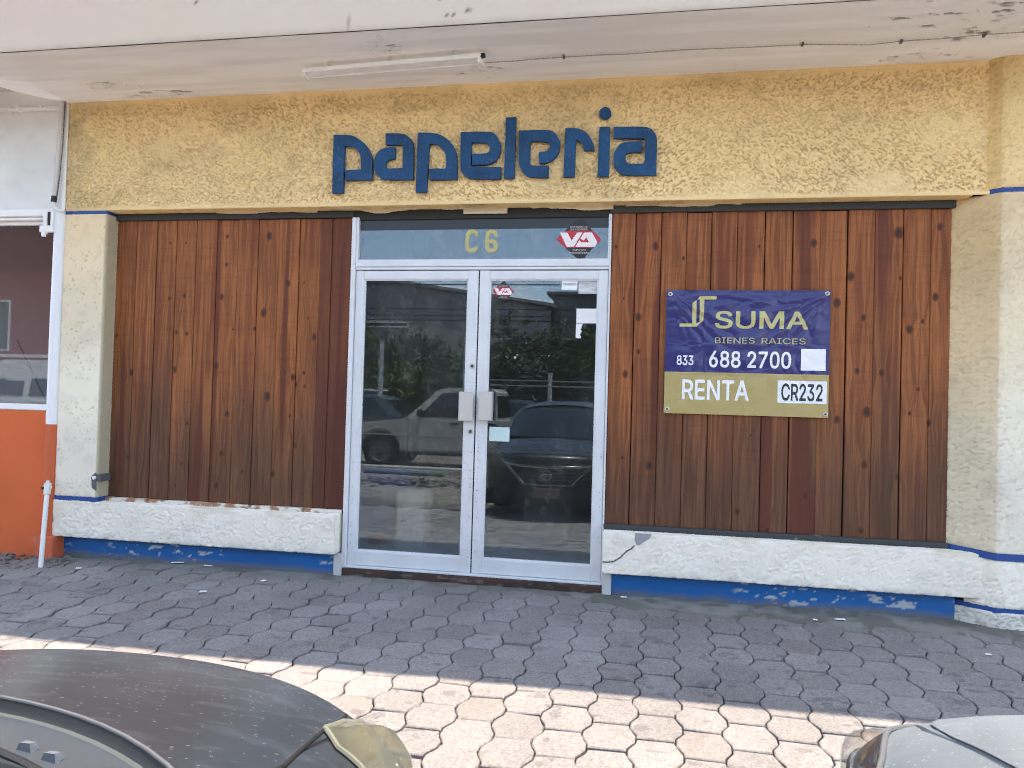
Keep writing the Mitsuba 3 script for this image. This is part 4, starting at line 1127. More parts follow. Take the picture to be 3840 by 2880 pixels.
def car_rest(key, M, fr, W, paint, length, z_belt, z_roof, uc, xc, roof0, roof1, rear):
    """sides, doors, glass, roof and tail behind the front skin. ws: X -> d of the windscreen's foot"""
    ws = lambda x: fr.d_of(min(abs(x), W * .98), float(uc(min(abs(x), xc)))) + .17
    d0 = fr.L + fr.b0 * .75
    d = np.linspace(d0, length, 60)
    zs = np.array([.16, .22, .40, .60, .78, z_belt - .10, z_belt - .03, z_belt])
    inn = np.array([.06, .02, .0, -.01, .0, .02, .05, .10])
    ms = []
    for s_ in (-1, 1):
        G = np.zeros((len(d), len(zs), 3))
        fz = fr.hz(np.clip(d - fr.L, fr.b0, fr.b1)) - fr.crown - fr.edge
        k = sstep(d0 + .1, fr.L + fr.b1, d)
        zt = fz * (1 - k) + (z_belt + .02) * k
        tail = W * (1 - .22 * sstep(length - .6, length, d) ** 2)
        G[..., 1] = d[:, None]
        G[..., 2] = np.minimum(zs[None], zt[:, None] - (z_belt - zs[None]) * .35)
        G[..., 0] = s_ * (tail[:, None] - inn[None] * (.35 + .65 * k[:, None]))
        ms.append(moved(grid(G), M))
    xs_ = np.linspace(-1, 1, 15)
    zz = np.array([.25, .40, .60, .80, z_belt - .04, z_belt + .04])
    G = np.array([[(x * W * .78, length + .10 * (1 - x * x) - .10 * abs(z - .5), z) for z in zz] for x in xs_])
    ms.append(moved(grid(G), M))
    dk = np.linspace(rear - .1, length + .03, 8)
    G = np.array([[(x * W * .86, q + .08 * (1 - x * x) * (q > length - .2), z_belt + .05 - .04 * x * x) for q in dk] for x in xs_])
    ms.append(moved(grid(G), M))
    # belt shelf and A pillars, roof
    rt = W * .68
    G = np.array([[(x * (rt + .03 * math.sin(v * math.pi)), roof0 + (roof1 - roof0) * v, z_roof - .055 * (2 * v - 1) ** 2 - .055 * x * x - .03 * abs(x) ** 6) for v in np.linspace(0, 1, 14)] for x in xs_])
    roof = moved(grid(G), M)
    bs = [(s_ * W * .88, q) for s_ in (1, -1) for q in (0,)]
    pil = []
    zr = z_roof - .14
    for s_ in (-1, 1):
        A0, A1 = (s_ * W * .86, ws(W * .86) + .02, z_belt - .01), (s_ * (rt - .005), roof0 + .04, zr)
        C0, C1 = (s_ * W * .84, rear + .02, z_belt + .02), (s_ * (rt - .01), roof1 - .03, zr)
        pil += [tube([A0, (np.array(A0) + A1) / 2 + [0, 0, .03], A1], [.055, .042, .04], 8), tube([C0, C1], [.09, .06], 8),
                tube([A1, ((rt + .015) * s_, (roof0 + roof1) / 2, zr + .03), C1], .035, 8), tube([A0, (s_ * W * .92, (roof0 + roof1) / 2, z_belt + .005), C0], .05, 8),
                tube([(s_ * W * .89, (roof0 + roof1) / 2 + .1, z_belt), (s_ * (rt + .015), (roof0 + roof1) / 2 + .1, zr)], .035, 8)]
    k = put(key + '__body', cat(fr_mesh(fr, M, uc, xc), *ms, *[moved(q, M) for q in pil], roof), paint, 35)
    G = np.array([[(x * ((W * .84) * (1 - v) + (rt - .02) * v), (ws(abs(x) * W * .84) + .0) * (1 - v) + (roof0 + .03) * v - .03 * math.sin(v * math.pi), (z_belt + .02 - .02 * x * x) * (1 - v) + (z_roof - .065 - .05 * x * x) * v) for v in np.linspace(0, 1, 9)] for x in np.linspace(-1, 1, 21)])
    put(key + '__windscreen', moved(grid(G), M), 'm_dark_glass', 40)
    G = np.array([[(x * ((W * .82) * (1 - v) + (rt - .02) * v), (rear + .0) * (1 - v) + (roof1 - .02) * v, (z_belt + .05) * (1 - v) + (z_roof - .07 - .05 * x * x) * v) for v in np.linspace(0, 1, 7)] for x in np.linspace(-1, 1, 15)])
    put(key + '__rear_window', moved(grid(G), M), 'm_dark_glass', 40)
    for s_ in (-1, 1):
        G = np.array([[(s_ * (W * .885 * (1 - v) + (rt + .012) * v), a * (1 - v) + b * v, z_belt * (1 - v) + zr * v) for v in np.linspace(0, 1, 6)] for a, b in zip(np.linspace(ws(W * .86) + .06, rear - .02, 12), np.linspace(roof0 + .06, roof1 - .06, 12))])
        put(key + '__side_window', moved(grid(G), M), 'm_dark_glass', 40)
        for dd in (d0 + .55, d0 + 1.55):
            put(key + '__door_seam', moved(tube([(s_ * (W + .004), dd, .25), (s_ * (W + .012), dd, .6), (s_ * (W - .01), dd, z_belt - .08)], .006, 6), M), 'm_trim')
        put(key + '__door_handle', moved(bx(*sorted((s_ * (W - .005), s_ * (W + .025))), d0 + 1.25, d0 + 1.42, z_belt - .19, z_belt - .15, .005), M), paint)
        mx = ws(W * .86) + .16
        put(key + '__mirror', moved(trimesh.convex.convex_hull(np.array([(s_ * (W + a), mx + b, z_belt + c_) for a, b, c_ in ((.02, 0, .02), (.02, .09, .03), (.17, .02, .05), (.19, .09, .07), (.17, .02, .15), (.19, .10, .16), (.05, .01, .14), (.05, .09, .15), (-.06, .05, .0))])), M), paint)
        for dw in (fr.L + .36, length - .85):
            wheel(key + '__wheel', M, s_ * (W - .085), dw, side=s_)
            th = np.linspace(-.25, np.pi + .25, 25)
            G = np.array([[(s_ * (W + .012 - .005 * o), dw + (.315 + .05 * o) * math.cos(t), .32 + (.315 + .05 * o) * math.sin(t)) for o in (0, 1)] for t in th])
            put(key + '__wheel_arch', moved(grid(G), M), 'm_trim')
    put(key + '__underbody', moved(bx(-W + .06, W - .06, .35, length - .1, .15, .32), M), 'm_trim')
    for s_ in (-1, 1):
        put(key + '__rear_light', moved(bx(*sorted((s_ * W * .55, s_ * W * .80)), length - .02, length + .07, .70, .84, .01), M), mat((.35, .02, .02), .25))


def fr_mesh(fr, M, uc, xc):
    return moved(fr.skin(uc, xc), M)


# --- the dark sedan on the left, its nose to the shop
NOSE = [(.17, .10), (.25, .03), (.36, 0), (.5, 0), (.62, .0), (.70, .012), (.745, .03), (.775, .06), (.795, .11)]
HOOD = [(.11, .795), (.2, .822), (.35, .862), (.5, .895), (.665, .930), (.80, .950), (1.3, .985)]
FA = Front(.84, .9, 2.4, NOSE, HOOD, .06, .08)
MA = frame_of(.045, -3.37, -.135)
ucA = lambda x: .745 - .055 * np.abs(x)
KA = 'parked_sedan'
tag(KA, 'dusty dark sedan with yellowed headlights, its nose towards the shop', 'car', 'cars parked nose to the shop')
car_rest(KA, MA, FA, .84, 'm_dark_paint', 4.50, .93, 1.40, ucA, .60, 1.62, 2.90, 3.70)


def bonnet_line(uc, pts):
    """outline of the bonnet in (X, u): front edge, right side, rear edge, left side"""
    xf, xr = pts[0][0], pts[-1][0]
    return [(x, .455) for x in np.linspace(-xf, xf, 21)] + pts + [(x, float(uc(x))) for x in np.linspace(xr, -xr, 27)] + [(-a, b) for a, b in pts[::-1]]


SIDE = [(.565, .455), (.577, .535), (.597, .578), (.616, .619), (.618, .70)]
HA = bonnet_line(ucA, SIDE)
k = put(KA + '__bonnet', moved(FA.patch(HA, .004), MA), 'm_dark_paint', True, label='dusty dark bonnet')
for s_ in (-1, 1):
    put(KA + '__seam', moved(FA.line([(s_ * a, b) for a, b in SIDE], .0038, .0018), MA), 'm_black')
put(KA + '__seam', moved(FA.line([(.618, .705), (.66, .702), (.70, .715), (.73, .75)], .0050, .0018), MA), 'm_black')
rear = HA[26:53]
P = FA(np.array([q[0] for q in rear]), np.array([q[1] for q in rear]))
put(k + '__edge', moved(tube(P + [0, .002, .004], .0032, 8), MA), mat((.10, .10, .105), .35))  # paler than the paint: the highlight along the edge put into its colour
put(KA + '__bonnet_seal', moved(grid(np.stack([P + [0, .004, .004], P + [0, .008, -.008], P + [0, .015, -.012]], 1)), MA), 'm_black', True, label='black rubber seal along the bonnet')
P2 = P + [0, .015, -.012]
put(KA + '__cowl_mesh', moved(grid(np.stack([P2, P2 + [0, .012, .002]], 1)), MA), mat((.055, .065, .065), .6), True)
cw = [P2 + [0, .012, .002]] + [P + [0, .027 + a, -.010 + b] for a, b in ((.03, .003), (.07, .008), (.11, .013), (.17, .018))]
put(KA + '__cowl_panel', moved(grid(np.stack(cw, 1)), MA), mat((.036, .044, .056), .25, clearcoat=1.0), True, label='smooth cowl panel below the windscreen')
for nx in (.335, .390):
    i = int(np.argmin(np.abs(P[:, 0] - nx)))
    q = P[i] + [0, .095, -.003]
    put(KA + '__washer_nozzle', moved(trimesh.convex.convex_hull(np.array([q + np.array(o) for o in ((-.011, -.007, 0), (.011, -.007, 0), (.012, .011, 0), (-.012, .011, 0), (-.007, -.003, .010), (.007, -.003, .010), (.008, .008, .012), (-.008, .008, .012))])), MA), mat((.09, .105, .125), .4))
wi = P[4:24] + [0, .150, .016]
put(KA + '__wiper', moved(tube(wi, .008, 8), MA), 'm_black', 30)
# grille, emblem, plate, lights
top = [(x, .278 - .016 * (1 - (x / .5) ** 2)) for x in np.linspace(.5, -.5, 15)]
put(KA + '__grille', moved(FA.patch([(-.50, .272), (-.27, .165), (.27, .165), (.50, .272)] + top[1:-1], .004), MA), 'm_black')
for i, uu in enumerate((.185, .205, .225, .245)):
    put(KA + '__grille_bar', moved(FA.line([(-.30 - .14 * i / 3, uu), (.30 + .14 * i / 3, uu)], .007, .008), MA), mat((.09, .09, .095), .25, metallic=.6))
put(KA + '__chrome_trim', moved(cat(FA.line(top, .016, .008, 8), FA.line([(-.50, .276), (-.27, .160)], .018, .008, 8), FA.line([(.50, .276), (.27, .160)], .018, .008, 8), FA.line([(-.27, .160), (.27, .160)], .008, .008, 8)), MA), 'm_chrome', 30, label='chrome outline of the grille')
e = FA(np.array([0.0]), np.array([.212]))[0]
em = trimesh.creation.torus(.054, .009, 28, 8).apply_transform(trimesh.transformations.rotation_matrix(math.pi / 2, [1, 0, 0])).apply_translation(e + [0, -.014, 0])
put(KA + '__emblem', moved(cat(em, bx(-.064, .064, e[1] - .024, e[1] - .010, e[2] - .011, e[2] + .011, .002)), MA), 'm_chrome', 40)
put(KA + '__number_plate', moved(bx(-.155, .155, -.016, .012, .285, .40, .004), MA), mat((.20, .13, .11), .6), label='dark reddish number plate')
put(KA + '__lower_intake', moved(FA.patch([(-.55, .03), (.55, .03), (.48, .09), (-.48, .09)], .004), MA), 'm_black')


def headlamp(key, M, fr, pts, lens, housing, rim, label=None):
    for s_ in (1, -1):
        q = [(s_ * a, b) for a, b in pts]
        kk = put(key + '__headlight', moved(fr.patch(q, fr.dome(q, .006, .034, .07), .014), M), lens, True, label=label)
        put(kk + '__housing', moved(fr.patch(q, .0045, .03), M), housing, True)
        put(kk + '__rim', moved(fr.line(q + [q[0]], .0050, .005), M), rim, 30)
        c = Polygon(q).centroid
        for dx, du in ((-.055 * s_, -.04), (.045 * s_, -.05)):
            p, n = fr(np.array([c.x + dx]), np.array([c.y + du]))[0], fr.normal(np.array([c.x + dx]), np.array([c.y + du]))[0]
            m = trimesh.creation.icosphere(2, .032)
            m.vertices *= [1, 1, .55]
            m.apply_transform(trimesh.geometry.align_vectors([0, 0, 1], n))
            m.apply_translation(p + n * .004)
            put(kk + '__reflector', moved(m, M), 'm_reflector', True)


scene['m_reflector'] = mat((.24, .235, .20), .15, metallic=.8)
scene['m_housing'] = mat((.150, .146, .112), .35, metallic=.3)
scene['m_dark_housing'] = mat((.030, .031, .034), .35, metallic=.3)
scene['m_lens'] = {'type': 'thindielectric', 'int_ior': 1.5, 'specular_transmittance': rgb(.92, .93, .94)}


def lens_fn(p, n, uv):
    a = fbm(p.x * 14, p.y * 14, p.z * 14, octaves=3)
    b = smoothstep(.46, .50, noise(p.x * 9 + 3, p.y * 13, p.z * 22))
    s = smoothstep(.80, .86, noise(p.x * 170, p.y * 170, p.z * 120))
    c = mix(mix((.098, .094, .070), (.165, .160, .126), smoothstep(.35, .7, a)), mi.Color3f(.15, .158, .150), b * .6)
    return mix(c, mi.Color3f(.20, .20, .17), s * .6)


scene['m_yellow_haze'] = {'type': 'twosided', 'bsdf': {'type': 'principled', 'base_color': proc(lens_fn), 'roughness': .25, 'specular': .5}}
scene['m_yellow_clear'] = {'type': 'thindielectric', 'int_ior': 1.5, 'specular_transmittance': rgb(.90, .87, .68)}
scene['m_yellow_lens'] = {'type': 'blendbsdf', 'weight': .42, 'a': {'type': 'ref', 'id': 'm_yellow_clear'}, 'b': {'type': 'ref', 'id': 'm_yellow_haze'}}
HLA = [(.577, .535), (.580, .500), (.595, .470), (.600, .42), (.555, .33), (.500, .25), (.490, .20), (.560, .19), (.660, .23), (.750, .30), (.795, .40), (.790, .480), (.750, .505), (.678, .526), (.630, .541)]
headlamp(KA, MA, FA, HLA, 'm_yellow_lens', 'm_housing', mat((.15, .148, .11), .3), 'yellowed headlight lens')

# --- the silver car whose corner shows on the right
FB = Front(.875, .70, 2.9, NOSE, HOOD, .02, .085)
MB_ = frame_of(2.37, -3.28, -.105)
ucB = lambda x: .80 - .06 * np.abs(x)
KB = 'parked_sedan_001'
tag(KB, 'dusty silver car with clear dark headlights at the right corner', 'car', 'cars parked nose to the shop')
car_rest(KB, MB_, FB, .88, 'm_silver_paint', 4.45, .94, 1.44, ucB, .66, 1.75, 3.0, 3.75)
SB = [(.60, .455), (.640, .50), (.655, .56), (.655, .64), (.65, .74)]
HB = bonnet_line(ucB, SB)
put(KB + '__bonnet', moved(FB.patch(HB, .0028), MB_), 'm_silver_paint', True)
rearB = HB[26:53]
P = FB(np.array([q[0] for q in rearB]), np.array([q[1] for q in rearB]))
put(KB + '__cowl_panel', moved(grid(np.stack([P + [0, .0, -.004], P + [0, .02, -.016], P + [0, .20, .012]], 1)), MB_), 'm_trim', True)
for s_ in (-1, 1):
    put(KB + '__seam', moved(FB.line([(s_ * a, b) for a, b in SB], .0012, .003), MB_), mat((.10, .11, .12), .6))
HLB = [(.735, .490), (.768, .518), (.800, .535), (.842, .500), (.848, .420), (.830, .340), (.780, .280), (.680, .260), (.570, .280), (.560, .340), (.640, .390), (.705, .430)]
headlamp(KB, MB_, FB, HLB, 'm_lens', 'm_dark_housing', mat((.10, .104, .11), .3), 'clear dark headlight')
put(KB + '__grille', moved(FB.patch([(-.42, .33), (.42, .33), (.44, .40), (-.44, .40)], .004), MB_), 'm_black')
put(KB + '__lower_intake', moved(FB.patch([(-.60, .05), (.60, .05), (.52, .20), (-.52, .20)], .004), MB_), 'm_black')
put(KB + '__number_plate', moved(bx(-.155, .155, -.012, -.004, .36, .48, .004), MB_), 'm_white')


# --- vehicles across the lot, drawn as side profiles with real width
def side_car(key, label, x_nose, y_near, z0, sgn, prof, cabin, panes, wheels, W, paint, belt, taper=.16, r=.33, extras=()):
    """sgn -1: nose towards -x. prof and cabin: outlines in (distance from the nose, height); y_near: its side nearest the shop"""
    M = np.eye(4)
    M[:3, :3] = np.array([[0, -sgn, 0], [-1, 0, 0], [0, 0, 1]]) if False else np.array([[0, -sgn, 0], [1, 0, 0], [0, 0, 1]])
    M[:3, 3] = (x_nose, y_near - W / 2, z0)
    tag(key, label, 'car', 'cars across the lot')
    pol = Polygon(prof).buffer(-.03).buffer(.03)
    for d in wheels:
        pol = pol.difference(Point(d, r).buffer(r + .06, 16))
    pol = max(getattr(pol, 'geoms', [pol]), key=lambda g: g.area)

    def solid(p, w, ins=0.0):
        m = flat(p, w)
        v = m.vertices
        return trimesh.Trimesh(np.stack([v[:, 2] - w / 2, v[:, 0], v[:, 1]], 1), m.faces, process=False)
    body = cat(solid(pol, W - .10), solid(pol.buffer(-.045), W))
    cab = solid(Polygon(cabin).buffer(-.04).buffer(.04), W - .12)
    v = cab.vertices.copy()
    v[:, 0] *= 1 - taper * np.clip((v[:, 2] - belt) / .5, 0, 1.2)
    cab = trimesh.Trimesh(v, cab.faces, process=False)
    put(key + '__body', moved(cat(body, cab), M), paint, 25)
    for q in panes:
        for s_ in (-1, 1):
            m = solid(Polygon(q).buffer(-.02).buffer(.02), .012)
            v = m.vertices.copy()
            v[:, 0] = v[:, 0] + s_ * ((W - .12) / 2 * (1 - taper * np.clip((v[:, 2] - belt) / .5, 0, 1.2)) + .006)
            put(key + '__side_window', moved(trimesh.Trimesh(v, m.faces, process=False), M), 'm_dark_glass')
    c = np.array(cabin)
    fronts = sorted([tuple(p) for p in cabin], key=lambda p: p[0])[:2]
    for nm, (a, b), o in (('windscreen', (cabin[0], cabin[1]), -1), ('rear_window', (cabin[-1], cabin[-2]), 1)):
        a, b = np.array(a), np.array(b)
        a2, b2 = a + (b - a) * .12, a + (b - a) * .88
        G = np.array([[(x * ((W - .12) / 2 - .07) * (1 - taper * np.clip((p[1] - belt) / .5, 0, 1.2)), p[0] + o * .012, p[1]) for p in (a2, b2)] for x in (-1, 1)])
        put(key + '__' + nm, moved(grid(G), M), 'm_dark_glass')
    for d in wheels:
        for s_ in (-1, 1):
            wheel(key + '__wheel', M, s_ * (W / 2 - .12), d, r, .22, s_)
    for nm, a, mt in extras:
        put(key + '__' + nm, moved(a, M), mt)
    return M


GR = float(gz(0, -9))
pk = 'm_beige_paint'
scene['m_beige_paint'] = mat((.40, .375, .335), .3, clearcoat=1.0)
scene['m_teal_paint'] = mat((.06, .085, .095), .25, clearcoat=1.0)
scene['m_maroon_paint'] = mat((.030, .026, .028), .25, clearcoat=1.0)
scene['m_van_paint'] = mat((.62, .63, .63), .3, clearcoat=1.0)
hw = .83
side_car('pickup_truck', 'beige pickup truck standing side-on, mirrored in the left door glass', -5.05, -9.62, GR, -1,
         [(.0, .42), (.02, .78), (.10, .90), (1.30, 1.04), (1.55, 1.06), (4.85, 1.06), (4.90, .50), (4.80, .40), (.1, .36)],
         [(1.32, 1.03), (1.98, 1.64), (2.20, 1.69), (3.10, 1.69), (3.18, 1.62), (3.24, 1.03)],
         [[(1.62, 1.09), (2.06, 1.57), (2.52, 1.60), (2.52, 1.09)], [(2.62, 1.09), (2.62, 1.60), (3.04, 1.60), (3.10, 1.09)]], (.82, 3.75), 1.66, pk, 1.05, .14, .36,
         [*[('door_seam', bx(s_ * hw - .004, s_ * hw + .004, a - .005, a + .005, .42, 1.04), 'm_trim') for s_ in (-1, 1) for a in (1.42, 2.57)],
          *[('side_trim', bx(s_ * hw - .008, s_ * hw + .008, .1, 4.8, .70, .715), mat((.55, .53, .5), .4)) for s_ in (-1, 1)],
          *[('door_handle', bx(s_ * hw - .012, s_ * hw + .012, 2.30, 2.47, .945, .985), 'm_trim') for s_ in (-1, 1)],
          *[('mirror', bx(s_ * hw + s_ * .02 - .09, s_ * hw + s_ * .02 + .09, 1.62, 1.70, 1.09, 1.24, .02), 'm_black') for s_ in (-1, 1)],
          ('headlight', bx(-.72, .72, -.012, .012, .62, .76), mat((.6, .6, .58), .2)),
          ('bumper', bx(-.84, .84, -.10, .06, .36, .52, .02), 'm_chrome')])
sed = [(.0, .30), (.0, .62), (.12, .74), (1.15, .90), (3.75, .94), (4.40, .90), (4.48, .60), (4.42, .30), (3.9, .22), (.5, .22)]
cab = [(1.05, .88), (1.75, 1.36), (2.05, 1.42), (2.85, 1.41), (3.15, 1.34), (3.85, .92)]
pan = [[(1.42, .95), (1.85, 1.33), (2.38, 1.36), (2.38, .95)], [(2.46, .95), (2.46, 1.36), (2.95, 1.33), (3.40, .97)]]
side_car('background_car', 'dark car with a pale roof rack, mirrored at the left edge of the door glass', -9.1, -14.2, GR, -1, sed, [(a, b + .10 * (b > 1.2)) for a, b in cab], [[(a, b + .10 * (b > 1.2)) for a, b in q] for q in pan], (.85, 3.55), 1.72, 'm_teal_paint', .92,
         extras=[('roof_rack', cat(bx(-.6, .6, 1.9, 1.96, 1.60, 1.64), bx(-.6, .6, 2.7, 2.76, 1.60, 1.64), bx(-.62, -.57, 1.8, 2.9, 1.62, 1.66), bx(.57, .62, 1.8, 2.9, 1.62, 1.66)), 'm_white')])
suv = [(.0, .35), (.0, .80), (.15, .95), (1.1, 1.05), (4.2, 1.08), (4.35, .9), (4.35, .35), (4.0, .28), (.4, .28)]
side_car('background_car_001', 'dark sport utility car standing before the trees, mirrored in the left door glass', -5.4, -17.0, GR, 1, suv, [(1.0, 1.03), (1.65, 1.62), (2.0, 1.68), (3.8, 1.66), (4.05, 1.58), (4.28, 1.05)],
         [[(1.45, 1.10), (1.80, 1.55), (2.35, 1.58), (2.35, 1.10)], [(2.45, 1.10), (2.45, 1.58), (3.2, 1.57), (3.2, 1.10)]], (.85, 3.45), 1.8, 'm_maroon_paint', 1.06)
side_car('background_car_002', 'blue-grey car behind the pickup cab, mirrored in the left door glass', -4.9, -13.6, GR, -1, sed, [(a, b + .06 * (b > 1.2)) for a, b in cab], [[(a, b + .06 * (b > 1.2)) for a, b in q] for q in pan], (.85, 3.55), 1.72, 'm_teal_paint', .92)
van = [(.0, .35), (.0, .95), (.25, 1.12), (1.0, 1.22), (4.9, 1.24), (4.95, .5), (4.8, .34), (.3, .30)]
side_car('white_van', 'white van parked to the left, mirrored in the neighbour window', -13.9, -8.4, GR, -1, van, [(.95, 1.20), (1.55, 1.90), (1.9, 2.02), (4.75, 2.02), (4.86, 1.95), (4.92, 1.22)],
         [[(1.35, 1.28), (1.75, 1.84), (2.45, 1.86), (2.45, 1.28)], [(2.6, 1.28), (2.6, 1.86), (3.6, 1.86), (3.6, 1.28)], [(3.72, 1.28), (3.72, 1.86), (4.7, 1.86), (4.74, 1.28)]], (.95, 3.95), 1.85, 'm_van_paint', 1.23, .10)
side_car('background_car_003', 'pale car in the far row, mirrored above the dark sedan', -1.2, -13.2, GR, -1, sed, cab, pan, (.85, 3.55), 1.72, pk, .92)

# --- kerb, wheel stop and rubble out on the lot
put('lot_kerb', bx(-9, .4, -9.25, -9.02, GR - .1, GR + .12, .012), mat((.40, .36, .31), .9), label='low concrete kerb in front of the pickup', cat='kerb')
put('wheel_stop', tube([(-4.2, -8.75, GR + .055), (-2.6, -8.70, GR + .05)], .055, 10), mat((.22, .23, .22), .7), label='grey pipe lying on the lot before the kerb', cat='pipe')
rs, ms = np.random.default_rng(12), []
for _ in range(230):
    a, b = rs.normal(-2.95, .42), rs.normal(-7.35, .22)
    r = rs.uniform(.015, .065)
    m = trimesh.convex.convex_hull(rs.normal(0, 1, (10, 3)) * r * [.9, .8, .45])
    m.apply_translation((a, b, GR + .02 + max(0, .10 - .25 * np.hypot((a + 2.95) / 1.6, b + 7.35)) * rs.uniform()))
    ms.append(m)
put('rubble_heap', cat(*ms[:150]), mat((.27, .245, .21), .95), kind='stuff', label='heap of broken stones on the lot')
put('rubble_heap_001', cat(*ms[150:]), mat((.09, .08, .07), .95), kind='stuff', label='dark crumbled soil in the stone heap')


# --- far side: trees, poles, wires, houses
leafm = {}
for i, c in enumerate(((.040, .070, .018), (.060, .095, .022), (.095, .120, .020))):
    scene[f'm_leaf_{i}'] = {'type': 'twosided', 'bsdf': {'type': 'principled', 'base_color': rgb(*c), 'roughness': .6, 'specular': .3}}
scene['m_bark'] = mat((.10, .075, .055), .9)


def tree(x, y, h, w, seed, label, mi_=0, n=1500):
    rs = np.random.default_rng(seed)
    key = hold('lot_tree')
    tag(key, label, 'tree', 'trees beyond the lot')
    bp, cl = [], []
    base = np.array([x, y, GR])
    h *= .86
    top = base + [rs.normal(0, .2), rs.normal(0, .2), h * .55]
    bp.append(tube([base, (base + top) / 2 + [.06, 0, 0], top], [.11, .085, .06], 8))
    for _ in range(9):
        e = base + [rs.normal(0, w * .45), rs.normal(0, w * .35), h * rs.uniform(.5, .98)]
        s0 = base + (top - base) * rs.uniform(.45, 1)
        bp.append(tube([s0, (s0 + e) / 2 + [0, 0, .12], e], [.045, .03, .012], 6))
        cl += [e, (s0 + e) / 2 + rs.normal(0, .15, 3)]
    put(key + '__trunk', cat(*bp), 'm_bark')
    cl = np.array(cl)
    k = rs.integers(0, len(cl), n)
    P = cl[k] + rs.normal(0, 1, (n, 3)) * np.array([w * .17, w * .17, h * .095]) * rs.uniform(.5, 1.3, len(cl))[k][:, None]
    d = rs.normal(0, 1, (n, 3))
    d /= np.linalg.norm(d, axis=1, keepdims=True)
    e = np.cross(d, rs.normal(0, 1, (n, 3)))
    e /= np.linalg.norm(e, axis=1, keepdims=True)
    L, Wd = rs.uniform(.09, .20, n)[:, None], rs.uniform(.03, .06, n)[:, None]
    v = np.stack([P - d * L, P + e * Wd, P + d * L, P - e * Wd], 1).reshape(-1, 3)
    q = np.arange(n)[:, None] * 4
    f = np.vstack([np.hstack([q, q + 1, q + 2]), np.hstack([q, q + 2, q + 3])])
    put(key + '__crown', trimesh.Trimesh(v, f, process=False), f'm_leaf_{mi_}', kind='stuff')


for i, (x, y, h, w, l, c) in enumerate(((-12.4, -20.5, 4.6, 2.6, 'broad dark tree furthest to the left beyond the lot', 0), (-9.9, -19.5, 4.1, 2.3, 'loose mid-green tree behind the car with the roof rack', 1), (-8.0, -20.5, 4.3, 2.2, 'thin dark tree behind the sport utility car', 0),
                                        (-6.9, -18.6, 2.7, 1.9, 'low yellow-green bush tree by the second pole', 2), (-5.6, -20.0, 3.6, 2.0, 'tree behind the blue-grey car', 0), (-3.6, -17.8, 4.2, 2.4, 'dark spreading tree behind the pickup bed', 0),
                                        (-1.5, -18.2, 4.0, 2.2, 'tree behind the pale far car', 0), (.6, -18.4, 3.8, 2.2, 'tree to the right of the pale far car', 1), (3.4, -19.0, 4.4, 2.8, 'broad tree furthest to the right beyond the lot', 0))):
    tree(x, y, h, w, 40 + i, l, c, 2200)
rs = np.random.default_rng(77)
n = 9000
P = np.stack([rs.uniform(-15, 6, n), rs.normal(-19.6, .5, n), GR + np.abs(rs.normal(0, .95, n))], 1)
d, e = rs.normal(0, 1, (n, 3)), rs.normal(0, 1, (n, 3))
d /= np.linalg.norm(d, axis=1, keepdims=True)
e = np.cross(d, e)
e /= np.linalg.norm(e, axis=1, keepdims=True)
v = np.stack([P - d * .16, P + e * .05, P + d * .16, P - e * .05], 1).reshape(-1, 3)
q = np.arange(n)[:, None] * 4
put('undergrowth', trimesh.Trimesh(v, np.vstack([np.hstack([q, q + 1, q + 2]), np.hstack([q, q + 2, q + 3])]), process=False), 'm_leaf_0', kind='stuff', label='dark undergrowth along the far edge of the lot')

pole = mat((.46, .46, .44), .7)
for x, y, h, l in ((-6.05, -14.6, 2.95, 'pale utility pole left of the cab, mirrored in the left door glass'), (-3.75, -14.8, 3.0, 'pale utility pole above the pickup cab'), (-1.55, -15.6, 2.2, 'short beige post behind the pale far car')):
    key = put('lot_pole', tube([(x, y, GR), (x, y, GR + h)], [.075, .06], 12), pole, 40, label=l, cat='pole')
    put(key + '__cap', cyl((x, y, GR + h), (x, y, GR + h + .03), .07, 12), pole)
wm = 'm_black'
for i, (z, sag, y) in enumerate(((4.75, .25, -22), (4.55, .3, -22), (4.38, .28, -22.2), (5.6, .2, -22), (6.0, .25, -22.4), (1.72, .02, -12.3), (1.60, .02, -12.3))):
    xs_ = np.linspace(-30, 25, 24) if z > 2 else np.linspace(-3.2, 6, 8)
    put('overhead_wire', tube([(x, y, z - sag * (1 - ((x + 3) / 27) ** 2)) for x in xs_], .022 if z > 2 else .014, 5), wm if z > 2 else 'm_steel', label=f'{["thick upper", "thick middle", "thick lower", "thin high", "thin topmost", "taut pale upper", "taut pale lower"][i]} wire strung across the lot', cat='wire')


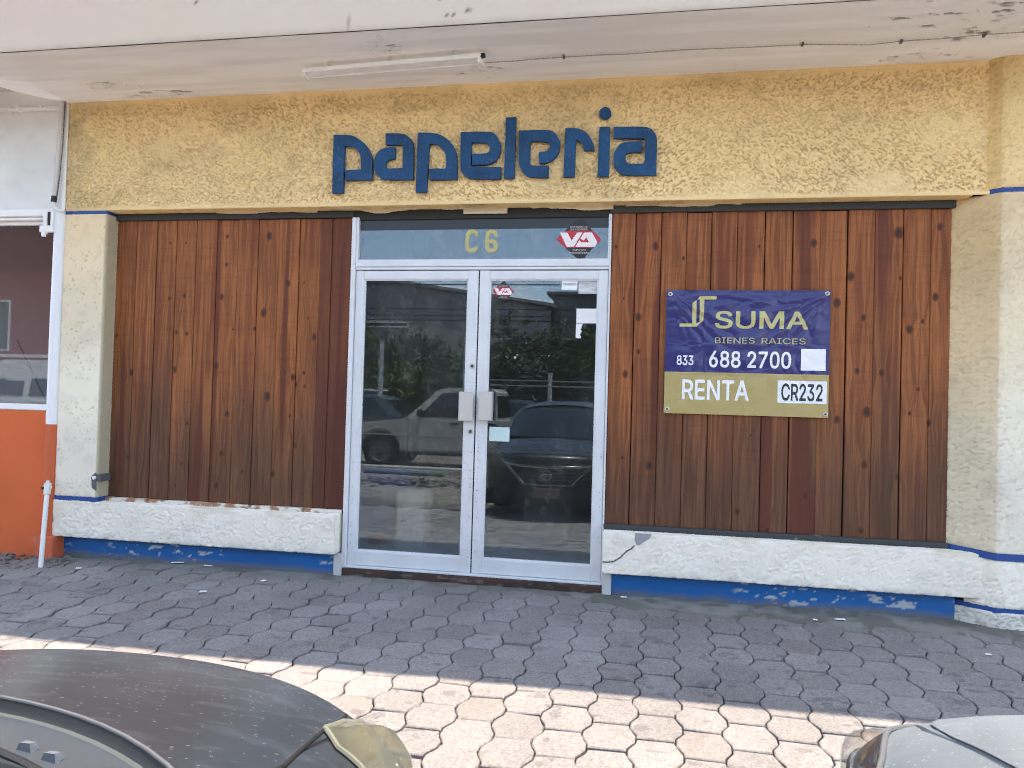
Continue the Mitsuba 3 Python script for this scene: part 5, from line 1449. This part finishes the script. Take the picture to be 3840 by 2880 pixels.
def house(key, label, x0, x1, y, z0, zl, zr, col, wins=(), depth=8.0, roof=None):
    tag(key, label, 'building')
    v = np.array([(x0, y, z0), (x1, y, z0), (x1, y, zr), (x0, y, zl), (x0, y - depth, z0), (x1, y - depth, z0), (x1, y - depth, zr), (x0, y - depth, zl)], float)
    f = [[0, 1, 2], [0, 2, 3], [4, 6, 5], [4, 7, 6], [0, 3, 7], [0, 7, 4], [1, 5, 6], [1, 6, 2]]
    put(key + '__wall', trimesh.Trimesh(v, f, process=False), mat(col, .9))
    v2 = np.array([(x0 - .3, y + .25, zl + .02), (x1 + .3, y + .25, zr + .02), (x1 + .3, y - depth, zr + .02), (x0 - .3, y - depth, zl + .02)])
    v2 = np.vstack([v2, v2 + [0, 0, .14]])
    put(key + '__roof', trimesh.convex.convex_hull(v2), mat(roof or tuple(np.array(col) * .8), .9))
    for a, b, c_, d_ in wins:
        k = put(key + '__window', cat(bx(a - .06, a, y, y + .05, c_ - .06, d_ + .06), bx(b, b + .06, y, y + .05, c_ - .06, d_ + .06), bx(a, b, y, y + .05, d_, d_ + .06), bx(a, b, y, y + .06, c_ - .06, c_)), 'm_white')
        put(k + '__pane', grid(np.array([[(x, y + .012, z) for z in (c_, d_)] for x in (a, b)])), 'm_dark_glass')


house('long_hall', 'long grey hall with a slanting roof line beyond the trees', -22, -3.6, -30, GR, 8.3, 5.55, (.30, .285, .275), [(-12.6, -10.4, 4.6, 4.75)])
house('flat_house', 'flat-roofed grey house right of the long hall', -3.5, -1.2, -31, GR, 6.25, 6.25, (.22, .21, .20), [(-2.9, -2.0, 4.2, 5.2)])
house('tall_house', 'taller grey house standing furthest right beyond the trees', -1.1, 9, -29.5, GR, 6.6, 6.7, (.185, .175, .17), [(0, 1.2, 4.4, 5.6), (2.4, 3.6, 4.4, 5.6)])
house('brick_house', 'red-brown brick house with a white band, mirrored in the neighbour window', -34, -15.5, -20, GR, 7.6, 7.2, (.25, .050, .034), [(-24.5, -22.8, 2.6, 4.4), (-20.5, -18.9, 2.6, 4.4)])
put('brick_house__band', bx(-34.0, -15.5, -19.96, -19.90, 2.30, 2.42), 'm_white')
scene['m_awning'] = mat((.75, .75, .73), .6)  # awnings added so that pale shapes mirror in the door glass
for a, b, z, l in ((-5.0, -3.75, 2.95, 'wide pale awning'), (-3.1, -2.1, 3.0, 'middle pale awning'), (-1.3, -.6, 2.98, 'narrow pale awning')):
    P = np.array([[(a, -23.2, z), (a + .12, -22.6, z - (.33 if a < -4 else .14))], [(b, -23.2, z), (b - .12, -22.6, z - (.33 if a < -4 else .14))]])
    v, f = grid(P)
    put('added_awning', trimesh.Trimesh(np.vstack([v, v + [0, 0, -.03]]), np.vstack([f, f + 4]), process=False), 'm_awning', label=l + ' added beyond the lot to mirror as a pale shape in the door glass', cat='awning')
    put('added_awning' + ('' if a < -4.5 else ('_001' if a < -2.5 else '_002')) + '__post', cat(*[cyl((q, -23.2, GR), (q, -23.2, z), .03, 8) for q in (a + .1, b - .1)]), 'm_steel')
